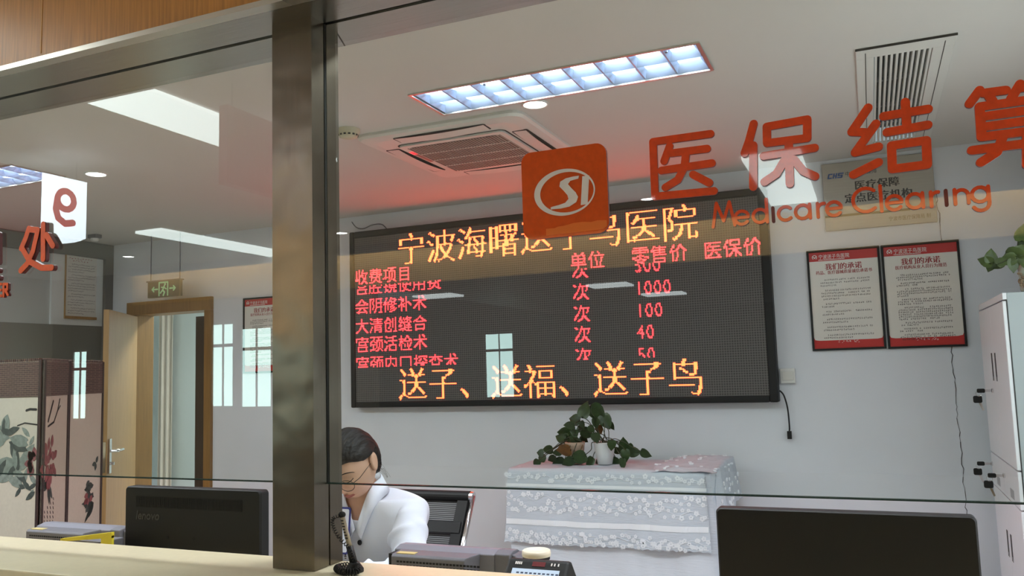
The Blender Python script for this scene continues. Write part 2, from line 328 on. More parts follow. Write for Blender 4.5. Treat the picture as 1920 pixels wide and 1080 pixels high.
def cloth_material(name, col, rib):
    m = mat(name, col, 0.85); nt = m.node_tree; b = nt.nodes['Principled BSDF']
    tc = nt.nodes.new('ShaderNodeTexCoord'); nz = nt.nodes.new('ShaderNodeTexNoise'); nz.inputs['Scale'].default_value = rib
    mp = nt.nodes.new('ShaderNodeMapping'); mp.inputs['Scale'].default_value = (.25, 1, 2.2)
    bp = nt.nodes.new('ShaderNodeBump'); bp.inputs['Strength'].default_value = 0.45; bp.inputs['Distance'].default_value = 0.006
    nt.links.new(tc.outputs['Object'], mp.inputs['Vector']); nt.links.new(mp.outputs['Vector'], nz.inputs['Vector'])
    nt.links.new(nz.outputs['Fac'], bp.inputs['Height']); nt.links.new(bp.outputs['Normal'], b.inputs['Normal'])
    return m
M['plain'] = cloth_material('white_cotton', rgb(224, 230, 240), 60)
M['lace'] = cloth_material('lace_ground', rgb(204, 212, 222), 90)
M['laceflower'] = mat('lace_flowers', rgb(240, 244, 250), 0.85)
# ------------------------------------------------------------------ the setting
CE = 2.6; BW = 5.15; LW = -5.94; RW = 0.95; GY = 1.551
def struct(name, mb, m, **k): return mb.build(name, m, kind='structure', **k)
struct('floor', MB().box(-7.5, 4.0, -8.6, 8.0, -0.1, 0.0), M['floor'])
TROF = [(-1.71, -0.51, 2.99, 3.285), (-5.34, -4.14, 2.955, 3.265)]
VENT = (0.055, 0.34, 3.44, 4.84)
mb = MB(); zf = lambda z: (lambda a, b: (a, b, z))
holed(mb, LW, RW, 1.66, BW, TROF+[VENT], zf(CE))
struct('ceiling', mb, M['ceil'])
DO = (-5.6, -4.86, 0.0, 1.985)            # doorway in the back wall
mb = MB(); holed(mb, LW, RW, 0, CE, [DO], lambda a, b: (a, BW, b)); holed(mb, LW, RW, 0, CE, [DO], lambda a, b: (a, BW+.14, b))
wb = struct('wall_back', mb, M['wall'])
# hairline crack in the plaster
random.seed(3); pts = []; z = 2.36
while z > 0.3:
    pts.append((0.40+0.02*(2.36-z)/2+random.uniform(-.006, .006), z)); z -= random.uniform(.015, .04)
mb = MB()
for (a, b) in zip(pts, pts[1:]):
    w = random.uniform(.0008, .0022); mb.add([(a[0]-w, BW-.002, a[1]), (a[0]+w, BW-.002, a[1]), (b[0]+w, BW-.002, b[1]), (b[0]-w, BW-.002, b[1])], [(0, 1, 2, 3)])
mb.build('crack', M['line'], wb)
WN = (1.9, 3.9, .95, 2.25)  # unseen window added in the right wall to brighten the office
mb = MB(); holed(mb, 1.66, BW, 0, CE, [WN], lambda a, b: (RW, a, b)); wr = struct('wall_right', mb, M['wall'])
w9 = struct('window_9', MB().box(RW+.06, RW+.07, WN[0], WN[1], WN[2], WN[3]), M['fillwindow'])
mb = MB().box(RW, RW+.06, WN[0], WN[0]+.05, WN[2], WN[3]).box(RW, RW+.06, WN[1]-.05, WN[1], WN[2], WN[3]).box(RW, RW+.06, WN[0]+.05, WN[1]-.05, WN[2], WN[2]+.05).box(RW, RW+.06, WN[0]+.05, WN[1]-.05, WN[3]-.05, WN[3]).box(RW+.01, RW+.05, 2.87, 2.93, WN[2]+.05, WN[3]-.05)
mb.build('window_frame', M['white'], w9)
wl = struct('wall_left', MB().box(LW-.1, LW, 1.66, BW, 0, CE), M['frost'])
MB().box(LW, LW+.05, 1.66, BW-.001, 2.47, CE-.002).build('header_band', M['greywall'], wl)
MB().box(LW, LW+.05, 5.07, BW-.001, 0, 2.47).build('corner_post', M['greywall'], wl)
MB().box(LW, LW+.012, 1.66, 5.07, 0.9, 1.905).build('lower_panel', M['greylow'], wl)
MB().box(LW, LW+.02, 4.592, 5.07, 1.905, 2.47).build('white_panel', M['board'], wl)
# doorway with its frame, open leaf and the room beyond
d1 = thing('door_1', 'open wooden door with lever handles in a brown frame', 'door', (-5.2, BW, 0)); d1['kind'] = 'structure'
mb = MB().box(-5.70, -5.6, BW-.03, BW+.17, 0, 1.985).box(-4.86, -4.79, BW-.03, BW+.17, 0, 1.985).box(-5.70, -4.79, BW-.03, BW+.17, 1.985, 2.092)
mb.build('door_frame', M['doorframe'], d1, bevel=.004)
MB().box(-4.972, -4.86, BW+.0, BW+.14, 0, 1.94).build('door_stop', M['darkwood'], d1)
hx, hy = -5.59, BW-.04; ex, ey = -5.165, 4.46
dv = Vector((ex-hx, ey-hy, 0)); wl_ = dv.length; du = dv/wl_; dn = Vector((-du.y, du.x, 0))
def dl(u, n, z): p = Vector((hx, hy, 0))+du*u+dn*n; return (p.x, p.y, z)
mb = MB(); mb.add([dl(0, -.02, .01), dl(wl_, -.02, .01), dl(wl_, .02, .01), dl(0, .02, .01), dl(0, -.02, 1.97), dl(wl_, -.02, 1.97), dl(wl_, .02, 1.97), dl(0, .02, 1.97)],
                  [(3,2,1,0),(4,5,6,7),(0,1,5,4),(1,2,6,5),(2,3,7,6),(3,0,4,7)])
leaf = mb.build('door_leaf', M['doorwood'], d1, bevel=.002)
mb = MB(); mb.add([dl(wl_+.001, -.012, .78), dl(wl_+.001, .012, .78), dl(wl_+.001, .012, 1.0), dl(wl_+.001, -.012, 1.0)], [(0, 1, 2, 3)])
mb.build('lock_plate', M['chrome'], leaf)
for s in (-1, 1):
    mb = MB(); c = dl(wl_-.06, s*.024, .90)
    mb.add([dl(wl_-.085, s*.021, .77), dl(wl_-.035, s*.021, .77), dl(wl_-.035, s*.021, 1.02), dl(wl_-.085, s*.021, 1.02), dl(wl_-.085, s*.03, .77), dl(wl_-.035, s*.03, .77), dl(wl_-.035, s*.03, 1.02), dl(wl_-.085, s*.03, 1.02)],
           [(3,2,1,0),(4,5,6,7),(0,1,5,4),(1,2,6,5),(2,3,7,6),(3,0,4,7)])
    mb.tube([dl(wl_-.06, s*.03, .93), dl(wl_-.06, s*.075, .93), dl(wl_-.08, s*.08, .93), dl(wl_-.19, s*.08, .93)], .011)
    mb.cyl(dl(wl_-.06, s*.03, .84), dl(wl_-.06, s*.055, .84), .012)
    mb.build('door_handle', M['chrome'], leaf, smooth=False)
mb = MB()
mb.box(-8.6, -4.0, 7.3, 7.4, 0, 2.6).box(-8.7, -8.6, BW+.14, 7.4, 0, 2.6).box(-4.0, -3.9, BW+.14, 7.4, 0, 2.6).box(-8.7, -3.9, BW+.14, 7.4, 2.6, 2.7).box(-8.7, LW, BW+.10, BW+.14, 0, 2.6)
struct('wall_beyond', mb, mat('room_beyond_paint', rgb(212, 219, 217), 0.6))
mb = MB()
pts = [(-7.50+.017*i, 7.2+.025*math.sin(i*1.3)) for i in range(14)]
for a, b in zip(pts, pts[1:]): mb.add([(a[0], a[1], .2), (b[0], b[1], .2), (b[0], b[1], 2.2), (a[0], a[1], 2.2)], [(0, 1, 2, 3)])
tag(mb.build('curtain', mat('pale_curtain', rgb(226, 214, 200), .9), smooth=True), 'pale pleated curtain hanging in the room beyond the open door', 'curtain')
t = thing('ceiling_light', 'added unseen ceiling lamp brightening the room behind the doorway', 'ceiling light', (-5.2, 6.3, 2.6))  # lamp added out of sight to light the back room
MB().box(-5.5, -4.9, 6.0, 6.6, 2.57, 2.6).build('lamp_housing', M['white'], t)
MB().box(-5.47, -4.93, 6.03, 6.57, 2.56, 2.57).build('diffuser', mat('back_room_fill_lamp', (1, 1, 1, 1), .5, emit=(.96, 1, 1, 1), estr=42.0), t)

# steel column, beam, fascia, panes
ZT = 2.238
mb = MB().box(-1.225, -1.115, 1.5, GY-.006, 1.011, ZT).box(-1.225, -1.115, GY+.006, 1.603, 1.011, ZT).box(-1.223, -1.117, GY-.006, GY+.006, 1.011, ZT)
col = struct('trim_1', mb, M['steel'])
MB().box(-1.1155, -1.1145, GY-.004, GY+.004, 1.19, ZT).build('glazing_groove', M['dark'], col)
mb = MB().box(-4.6, 1.6, 1.434, GY-.007, ZT, 2.62).box(-4.6, 1.6, GY+.007, 1.68, ZT, 2.62).box(-4.6, 1.6, GY-.007, GY+.007, ZT+.02, 2.62)
beam = struct('trim_2', mb, M['steelh'])
MB().box(-4.6, 1.6, GY-.0065, GY+.0065, ZT+.004, ZT+.008).build('glazing_groove', M['dark'], beam)
mb = MB().add([(-1.12, 1.604, ZT-.0005), (-1.1165, 1.604, ZT-.0005), (-1.146, 1.68, ZT-.0005), (-1.1495, 1.68, ZT-.0005)], [(0, 1, 2, 3)])
mb.build('mitre_seam', M['line'], beam)
f = struct('trim_3', MB().box(-4.6, 1.6, 1.41, 1.4335, ZT+.006, 3.0), M['wood'])
mb = MB()
for x in (-1.878, -2.9, -.85, .2): mb.box(x-.0015, x+.0015, 1.4088, 1.412, ZT+.02, 3.0)
mb.build('panel_seam', mat('seam_gap', rgb(206, 158, 96), .6), f)
MB().box(-4.6, -1.118, 1.405, 1.434, ZT-.002, ZT+.011).build('edge_strip', M['alu'], f)
MB().box(-1.116, 1.6, 1.405, 1.434, ZT-.002, ZT+.011).build('edge_strip', M['alu'], f)
for n, x0, x1 in ((1, -4.6, -1.2255), (2, -1.1145, 1.6)):
    w = struct('window_%d' % n, MB().box(x0, x1, GY-.005, GY+.005, 1.19, ZT+.004), M['glass'])
    MB().box(x0, x1, GY-.0052, GY+.0052, 1.1875, 1.19).build('pane_edge', M['glassedge'], w)

# service counter: raised ledge outside, desk inside
ct = thing('service_counter', 'long cream service counter with a raised ledge under the glass', 'counter', (-1.5, 1.6, 0))
MB().box(-4.59, 1.59, 1.322, 1.609, .975, 1.01).build('ledge', M['counter'], ct, bevel=.004)
MB().box(-4.59, 1.59, 1.36, 1.40, 0, .975).build('front_panel', M['counterf'], ct)
MB().box(-4.59, RW-.01, 1.57, 1.605, .75, .975).build('riser_panel', M['desk'], ct)
MB().box(-4.59, RW-.01, 1.40, 2.34, .72, .75).build('desk_top', M['desk'], ct, bevel=.003)
for x in (-4.55, -3.1, -1.0, .85): MB().box(x, x+.03, 1.41, 2.3, 0, .72).build('support_panel', M['desk'], ct)

# ------------------------------------------------------------------ lettering on the glass
GF = GY-.005
def sign_char(key, label, r, th, cat='sign letter', grp='orange characters on the glass', name='sign_character', m='orange', pts=None):
    mb = MB(); fn = XZ(GF); mb.cur = 0
    src = pts if pts is not None else SIGN[key]
    k = 0
    for st in src: capsule(mb, st, r, fn, th, th+.0002+k*6e-5); k += len(st)
    mb.cur = 1; k = 0
    for st in src: capsule(mb, st, r, fn, 0.0002, th-.0024+k*6e-5); k += len(st)
    o = mb.build(name, [M[m], M['orangeside']]); return tag(o, label, cat, grp)
sign_char('医', 'large orange character with an open box shape, first right of the square logo tile', .0073, .006)
sign_char('保', 'large orange character crossed by the white light reflection, second after the logo tile', .0073, .006)
sign_char('结', 'large orange character hanging in front of the ceiling vent', .0073, .006)
sign_char('算', 'large orange character cut off by the right edge of the picture', .0073, .006)
M['orangel'] = mat('orange_acrylic_lit', rgb(222, 88, 26), 0.4, noise=0.08, nscale=90)  # brighter copy of the orange: light on the left pane put into the colour
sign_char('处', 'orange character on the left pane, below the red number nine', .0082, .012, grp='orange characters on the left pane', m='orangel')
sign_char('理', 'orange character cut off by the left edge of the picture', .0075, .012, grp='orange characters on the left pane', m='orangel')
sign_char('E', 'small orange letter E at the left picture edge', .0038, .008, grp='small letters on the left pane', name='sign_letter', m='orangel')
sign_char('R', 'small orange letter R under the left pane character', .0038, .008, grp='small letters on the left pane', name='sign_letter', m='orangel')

def arc(cx, cy, r, a0, a1, n=14): return [(cx+r*math.cos(math.radians(a0+(a1-a0)*i/n)), cy+r*math.sin(math.radians(a0+(a1-a0)*i/n))) for i in range(n+1)]
XH = .5
LET = {'M': ([[(0, 0), (.16, .9), (.40, .2), (.64, .9), (.80, 0)]], .80),
       'e': ([[(.02, .26), (.48, .26)]+arc(.25, .25, .25, 0, 320)[1:]], .5),
       'd': ([arc(.25, .25, .25, 0, 360), [(.5, .85), (.5, 0)]], .5),
       'i': ([[(.05, .5), (.05, 0)]], .1),
       'c': ([arc(.25, .25, .25, 45, 315)], .45),
       'a': ([arc(.25, .25, .25, 0, 360), [(.5, .5), (.5, 0)]], .5),
       'r': ([[(.04, .5), (.04, 0)], [(.04, .28)]+arc(.24, .28, .2, 180, 80, 6)], .3),
       'C': ([arc(.42, .45, .42, 48, 312)], .74),
       'l': ([[(.05, .9), (.05, 0)]], .1),
       'n': ([[(.04, .5), (.04, 0)], [(.04, .27)]+arc(.24, .27, .2, 180, 0, 10)+[(.44, 0)]], .48),
       'g': ([arc(.25, .25, .25, 0, 360), [(.5, .5), (.5, -.05)]+arc(.25, -.05, .25, 0, -150, 8)], .5)}
B_ = 1.6745; SX = .0488; SXZ = .0455
MED = [('M', -.2535, 'orange letter M starting the small English sign line'), ('e', -.2135, 'small orange letter e right after the capital M'), ('d', -.1815, 'small orange letter d before the first dark red i'),
       ('i', -.1490, 'dark red letter i just below the white reflection, in the first English word'), ('c', -.1375, 'small orange letter c below the white reflection'), ('a', -.1085, 'small orange letter a between c and r in the first English word'),
       ('r', -.0730, 'small orange letter r in the middle of the first English word'), ('e', -.0565, 'small orange letter e ending the first English word, over the plaque'), ('C', -.0130, 'orange capital letter C over the steel plaque'),
       ('l', .0290, 'thin orange letter l after the capital C'), ('e', .0395, 'small orange letter e after the thin letter l'), ('a', .0710, 'small orange letter a at the right end of the plaque'),
       ('r', .1060, 'small orange letter r at the right edge of the plaque'), ('i', .1280, 'dark red letter i over the wall right of the plaque'), ('n', .1415, 'small orange letter n, last but one of the English line'), ('g', .1680, 'small orange letter g ending the English line')]
for ch, x0, lab in MED:
    st, w = LET[ch]
    sc = .0488
    pts = [[(x0+.003+u*sc*1.0, B_+(v*sc)) for u, v in s] for s in st]
    sign_char(None, lab, .0029, .004, grp='English sign letters on the glass', name='sign_letter', pts=pts, m='orangedark' if ch == 'i' and 'orangedark' in M else 'orange')

tl = thing('logo_sign', 'square orange logo tile with white SI in an oval ring', 'sign', (-.536, GF, 1.773))
mb = MB(); mb.cur = 0; P = rrect(-.627, -.4475, 1.6830, 1.8615, .021)
mb.prism(P, XZ(GF), .0078, .008); mb.cur = 1; mb.prism(P, XZ(GF), .0002, .0077)
mb.build('tile', [M['orangeS'], M['orangeside']], tl)
def ringpt(a, rx, ry, cx, cy, t=-.0):
    return (cx+rx*math.cos(a), cy+ry*math.sin(a))
mb = MB(); n = 64; vs = []; fs = []
for i in range(n):
    a = 2*PI*i/n
    o = ringpt(a, .0640, .0470, -.5365, 1.7715); q = ringpt(a, .0560, .0405, -.5315, 1.7710)
    vs += [(o[0], GF-.0092, o[1]), (q[0], GF-.0092, q[1])]
for i in range(n): fs.append((2*i, 2*((i+1) % n), 2*((i+1) % n)+1, 2*i+1))
mb.add(vs, fs); mb.build('oval_ring', M['offwhite'], tl)
S_ = [(-.5045, 1.8010), (-.5160, 1.8008), (-.5320, 1.7990), (-.5440, 1.7935), (-.5460, 1.7840), (-.5370, 1.7740), (-.5300, 1.7650), (-.5280, 1.7570), (-.5350, 1.7500), (-.5480, 1.7470), (-.5620, 1.7450), (-.5660, 1.7440),
      (-.5660, 1.7400), (-.5450, 1.7395), (-.5270, 1.7415), (-.5120, 1.7490), (-.5080, 1.7590), (-.5130, 1.7690), (-.5220, 1.7790), (-.5280, 1.7870), (-.5230, 1.7930), (-.5060, 1.7955)]
mb = MB().prism(S_, XZ(GF), .0085, .0095); mb.prism([(-.5150+.012, 1.7420), (-.5010+.012, 1.7425), (-.4920+.0085, 1.7990), (-.5060+.0085, 1.7990)], XZ(GF), .0085, .0095)
mb.build('white_letters', M['offwhite'], tl)
mb = MB().prism([(-.578, 1.688), (-.46, 1.690), (-.452, 1.696), (-.452, 1.707), (-.470, 1.7085), (-.484, 1.7065), (-.500, 1.7085), (-.520, 1.7080), (-.540, 1.7045), (-.552, 1.7040), (-.560, 1.7015), (-.578, 1.7020)], XZ(GF), .0081, .0086)
tag_ = mb.build('torn_film', M['orangeP'], tl)

# ------------------------------------------------------------------ LED display
LY = 5.065; LX0, LX1, LZ0, LZ1 = -3.434, -.504, 1.199, 2.467
led = thing('led_display', 'wide black LED price board with glowing red Chinese text on the back wall', 'display board', (-1.97, BW, 1.2))
IX0, IX1, IZ0, IZ1 = -3.396, -.554, 1.239, 2.421
mb = MB()
for a in ((LX0, IX0, LZ0, LZ1), (IX1, LX1, LZ0, LZ1), (IX0, IX1, LZ0, IZ0), (IX0, IX1, IZ1, LZ1)): mb.box(a[0], a[1], LY-.012, BW-.001, a[2], a[3])
mb.build('frame', M['black'], led, bevel=.008)
MB().box(IX0, IX1, LY, BW-.002, IZ0, IZ1).build('screen_panel', M['ledpanel'], led)
PX = (IX1-IX0)/384.; PZ = (IZ1-IZ0)/160.
def raster(s, em, c0, r0, erode=0.0, halfw=False, clip=(0, 160), cov=0, thin=True):
    """lit dots of a line of text set in an em x em dot box per character"""
    lit = set(); sc = em
    for k, ch in enumerate(s):
        adv = em/2 if halfw else em
        v, f = glyphs(ch, 1.0)
        if not v: continue
        ox = c0+k*adv
        tris = []
        for p in f:
            for i in range(1, len(p)-1): tris.append((v[p[0]], v[p[i]], v[p[i+1]]))
        T = np.array(tris)[:, :, :2]
        if halfw:
            T = T.copy(); T[:, :, 0] *= .85
        def inside(x, y):
            a, b, c = T[:, 0], T[:, 1], T[:, 2]
            d1 = (b[:, 0]-a[:, 0])*(y-a[:, 1])-(b[:, 1]-a[:, 1])*(x-a[:, 0])
            d2 = (c[:, 0]-b[:, 0])*(y-b[:, 1])-(c[:, 1]-b[:, 1])*(x-b[:, 0])
            d3 = (a[:, 0]-c[:, 0])*(y-c[:, 1])-(a[:, 1]-c[:, 1])*(x-c[:, 0])
            return bool(np.any(((d1 >= 0) & (d2 >= 0) & (d3 >= 0)) | ((d1 <= 0) & (d2 <= 0) & (d3 <= 0))))
        for i in range(int(adv)):
            for j in range(em):
                r = r0+j
                if not (clip[0] <= r < clip[1]): continue
                x = (i+.5)/sc; y = .88-(j+.5)/sc
                e = erode/sc
                ok = inside(x, y) and (not erode or (inside(x, y+e) and inside(x, y-e)) or not (inside(x, y+1.0/sc) or inside(x, y-1.0/sc)))
                if cov:
                    d = .33/sc
                    ok = sum(inside(x+a*d, y+b*d) for a in (-1, 0, 1) for b in (-1, 0, 1)) >= cov
                if ok: lit.add((int(ox)+i, r))
    if thin:
        for (dc, dr) in ((0, 1), (1, 0)):       # slim strokes two dots thick down to one, as on a dot matrix
            rem = set()
            for (c, r) in lit:
                if (c-dc, r-dr) in lit or (c+dc, r+dr) not in lit: continue
                n = 1
                while (c+dc*n, r+dr*n) in lit: n += 1
                if n > (3 if dr and em > 20 else 2): continue
                k = n//2 if n == 3 else 0
                for q in range(n):
                    if q == k: continue
                    cc, rr_ = c+dc*q, r+dr*q; w_ = 1
                    for sgn in (1, -1):
                        j = 1
                        while (cc+dr*sgn*j, rr_+dc*sgn*j) in lit: w_ += 1; j += 1
                    if w_ >= (5 if em > 20 else 4): rem.add((cc, rr_))
            lit -= rem
            if em > 20: break
    return lit
def dots(lit, m):
    mb = MB(); rows = {}
    for c, r in lit: rows.setdefault(r, []).append(c)
    for r, cs in rows.items():
        cs = sorted(cs); st = cs[0]; pv = st
        for c in cs[1:]+[10**6]:
            if c != pv+1:
                x0 = IX0+st*PX; x1 = IX0+(pv+1)*PX; z1 = IZ1-r*PZ; z0 = z1-PZ*.9
                mb.add([(x0, LY-.002, z0), (x1, LY-.002, z0), (x1, LY-.002, z1), (x0, LY-.002, z1)], [(0, 1, 2, 3)]); st = c
            pv = c
    return mb.build('lit_text', m, led)
dots(raster('宁波海曙送子鸟医院', 32, 48, 0, cov=4), M['led'])
dots(raster('送子、送福、送子鸟', 32, 47, 128, cov=4), M['led'])
for s_, c_, r_ in (('收费项目', 0, 31), ('单位', 223, 33), ('零售价', 278, 33), ('医保价', 338, 33)): dots(raster(s_, 16, c_, r_, cov=4), M['leds'])
rows = [('宫腔镜使用费', '500', 41), ('会阴修补术', '1000', 60), ('大清创缝合', '100', 79), ('宫颈活检术', '40', 97), ('宫颈内口探查术', '50', 116)]
for a, b, r in rows:
    for lit in (raster(a, 16, 0, r, clip=(48, 127), cov=4), raster('次', 16, 224, r, clip=(48, 127), cov=4), raster(b, 16, 280, r, halfw=True, clip=(48, 127), cov=4)): dots(lit, M['leds'])
cw = [(-3.46, 5.13, 2.56), (-3.42, 5.13, 2.515), (-3.36, 5.13, 2.50), (-3.28, 5.13, 2.52), (-3.20, 5.13, 2.515), (-3.15, 5.13, 2.465)]
def smooth_path(p, n=6):
    out = []
    P = [Vector(q) for q in p]; P = [P[0]]+P+[P[-1]]
    for i in range(1, len(P)-2):
        for k in range(n):
            t = k/n; a, b, c, d = P[i-1:i+3]
            out.append(.5*((2*b)+(c-a)*t+(2*a-5*b+4*c-d)*t*t+(3*b-a-3*c+d)*t**3))
    out.append(P[-2]); return out
MB().tube(smooth_path(cw), .004).build('signal_wire', M['grey'], led, smooth=True)
mb = MB(); pth = smooth_path([(-.50, 5.10, 1.265), (-.478, 5.10, 1.235), (-.463, 5.11, 1.16), (-.460, 5.12, 1.06), (-.462, 5.12, 1.03)])
mb.tube(pth, .0045); mb.box(-.474, -.450, 5.105, 5.13, .985, 1.03); mb.build('power_cord', M['black'], led)

# ------------------------------------------------------------------ things on the back wall
t = thing('socket_plate', 'small square white socket box just right of the LED board', 'socket', (-.45, BW, 1.30))
MB().box(-.493, -.411, 5.118, 5.149, 1.305, 1.392).build('plate', M['white'], t, bevel=.003)
MB().box(-.484, -.418, 5.113, 5.119, 1.322, 1.374).build('cover', M['acwhite'], t, bevel=.003)

def notice(x0, x1, z0, z1, label, sub, seed, Y=BW-.002):
    t = thing('framed_notice', label, 'notice', ((x0+x1)/2, Y, z0), 'framed red and white notices')
    w = .012; mb = MB()
    mb.box(x0, x1, Y-.018, Y, z0, z0+w).box(x0, x1, Y-.018, Y, z1-w, z1).box(x0, x0+w, Y-.018, Y, z0+w, z1-w).box(x1-w, x1, Y-.018, Y, z0+w, z1-w)
    mb.build('frame', M['black'], t, bevel=.002)
    a0, a1, b0, b1 = x0+w, x1-w, z0+w, z1-w; W = a1-a0; Hh = b1-b0
    sheet = MB().box(a0, a1, Y-.008, Y-.001, b0, b1).build('sheet', M['red'], t)
    p = [(a0, b1-.095*Hh), (a1, b1-.095*Hh)]
    low = [(a1, b0+.115*Hh), (a1-.006, b0+.09*Hh), (a1-.03, b0+.082*Hh), (a0+.03, b0+.082*Hh), (a0+.006, b0+.09*Hh), (a0, b0+.115*Hh)]
    MB().prism(p+low, XZ(Y-.008), .0002, .001).build('white_field', M['paper'], sheet)
    fn = XZ(Y-.0092); cx = (a0+a1)/2
    mb = MB(); zt = b1-.062*Hh
    f2 = lambda ox, oz, k=1.0: (lambda u, v, ww: fn(ox+u*k, oz+v, ww))
    text(mb, '宁波送子鸟医院', .028, f2(a0+.052, zt-.004, .86))
    capsule(mb, arc(a0+.031, zt+.006, .0125, -50, 230), .0016, fn, 0, .0004); capsule(mb, [(a0+.024, zt+.010), (a0+.031, zt), (a0+.038, zt+.010)], .002, fn, 0, .0004)
    rnd = random.Random(seed)
    x = a0+.052
    while x < a0+.19: l = rnd.uniform(.003, .008); mb.box(x, x+l, Y-.0096, Y-.0092, zt-.0135, zt-.0095); x += l+.002
    text(mb, '', .02, f2(cx, b0+.03))
    x = cx-.055
    for k in range(3):
        for q in range(2):
            for s in range(4):
                u = x+rnd.uniform(0, .012); z = b0+.028+rnd.uniform(0, .014); mb.box(u, u+rnd.uniform(.002, .008), Y-.0096, Y-.0092, z, z+.0018)
            x += .016
        x += .008
    mb.build('white_print', M['offwhite'], sheet)
    mb = MB(); text(mb, '我们的承诺', .040, f2(cx, b1-.185*Hh), 'c', bold=.0011); text(mb, sub, .0235, f2(cx, b1-.232*Hh, .92), 'c', bold=.0006)
    mb.build('red_title', M['redink'], sheet)
    mb = MB(); z = b1-.285*Hh; par = 0
    plan = [3, 2, 4, 3, 6, 2, 2, 3] if seed % 2 else [3, 4, 2, 2, 2, 2, 2]
    gap = .0128 if seed % 2 else .0165; pg = .0075 if seed % 2 else .012
    for nl in plan:
        for li in range(nl):
            x = a0+.055+(.022 if li == 0 else 0); xe = a1-.05 if li < nl-1 else a0+.055+rnd.uniform(.05, .2)
            while x < xe:
                if rnd.random() < .93:   # one tiny illegible character: a few strokes
                    for q in range(3):
                        zz = z-rnd.uniform(0, .0085); l = rnd.uniform(.003, .0078); mb.box(x, x+l, Y-.0095, Y-.0092, zz-.0013, zz)
                    u = x+rnd.uniform(.001, .006); mb.box(u, u+.0014, Y-.0095, Y-.0092, z-.0095, z)
                x += .0098
            z -= gap
        z -= pg
    mb.build('small_print', M['ink'], sheet)
    return t
notice(-.306, .086, 1.487, 2.072, 'framed red and white notice below the plaque, left one of the pair', '药品、医疗器械质量诚信承诺书', 2)
notice(.094, .488, 1.484, 2.071, 'framed red and white notice nearest the cabinet, right one of the pair', '医疗机构从业人员行为规范', 5)
notice(-4.478, -4.08, 1.47, 2.055, 'framed red and white notice half hidden behind the steel column', '医疗机构从业人员行为规范', 7)

# steel plaque
t = thing('plaque', 'brushed steel plaque with blue CHS letters above the notices', 'plaque', (.1, BW, 2.163))
MB().box(-.19, .392, BW-.02, BW-.001, 2.178, 2.575).build('plate', M['plaque'], t, bevel=.003)
fn = XZ(BW-.0202); F = lambda ox, oz, k=1.0: (lambda u, v, w: fn(ox+u*k, oz+v, w))
mb = MB()
def bar(x0, z0, x1, z1, sh=.0): mb.prism([(x0+z0*0, z0), (x1, z0), (x1+sh, z1), (x0+sh, z1)], fn, 0, .0006)
bx, bz, hh = -.163, 2.484, .030; s_ = .006
for (u0, v0, u1, v1) in ((0, 0, .024, .007), (0, 0, .008, .030), (0, .023, .024, .030), (.028, 0, .036, .030), (.028, .0115, .048, .0185), (.042, 0, .050, .030), (.054, 0, .080, .007), (.054, .0115, .080, .0185), (.054, .023, .084, .030), (.054, .0115, .062, .030), (.073, 0, .081, .0185)):
    x0 = bx+u0; mb.prism([(x0+v0*.25, bz+v0), (bx+u1+v0*.25, bz+v0), (bx+u1+v1*.25, bz+v1), (x0+v1*.25, bz+v1)], fn, 0, .0006)
mb.build('blue_letters', M['plaqueblue'], t)
mb = MB(); text(mb, '中国医疗保障', .030, F(-.066, 2.492, .95))
text(mb, '医疗保障', .058, F(.10, 2.408), 'c', bold=.0022, spacing=1.06); text(mb, '定点医疗机构', .058, F(.10, 2.336), 'c', bold=.0022, spacing=1.06)
mb.build('black_text', M['plaqueink'], t)
mb = MB(); text(mb, '宁波市医疗保障局 制', .027, F(.36, 2.208, .86), 'r'); mb.build('small_text', M['plaquebrown'], t)
MB().box(-.188, .26, BW-.0212, BW-.0202, 2.256, 2.269).build('dark_stripe', M['plaquebrown'], t)
MB().box(.262, .39, BW-.0212, BW-.0202, 2.256, 2.269).build('pale_stripe', M['plaquelilac'], t)

# hung paper notice on the left wall
t = thing('paper_notice', 'printed white notice with a wooden bottom edge on the left wall', 'notice', (LW+.03, 4.85, 1.96))
YZ = lambda X: (lambda u, v, w: (X+w, u, v))
MB().box(LW+.022, LW+.028, 4.71, 5.0, 1.975, 2.477).build('sheet', M['paper'], t)
MB().box(LW+.022, LW+.034, 4.705, 5.005, 1.955, 1.977).build('wooden_edge', M['doorwood'], t)
MB().box(LW+.022, LW+.034, 4.703, 4.71, 1.955, 2.48).build('wooden_side', M['doorwood'], t)
rnd = random.Random(11); mb = MB()
for q, z in enumerate([2.455, 2.437]): 
    for k in range(9 if q == 0 else 6):
        y = 4.735+(.025*k if q == 0 else .035+.025*k)
        for s in range(4): yy = y+rnd.uniform(0, .012); zz = z-rnd.uniform(0, .011); mb.box(LW+.028, LW+.0284, yy, yy+rnd.uniform(.004, .010), zz-.002, zz)
mb.build('red_title', M['redink'], t)
mb = MB(); z = 2.405
for nl in (4, 3, 4, 2, 3, 3):
    for li in range(nl):
        y = 4.73+(.03 if li == 0 else 0); ye = 4.98 if li < nl-1 else 4.87
        while y < ye:
            for s in range(3): yy = y+rnd.uniform(0, .006); zz = z-rnd.uniform(0, .009); mb.box(LW+.028, LW+.0284, yy, yy+rnd.uniform(.003, .008), zz-.0018, zz)
            y += .0115
        z -= .0205
    z -= .006
mb.build('small_print', M['ink'], t)

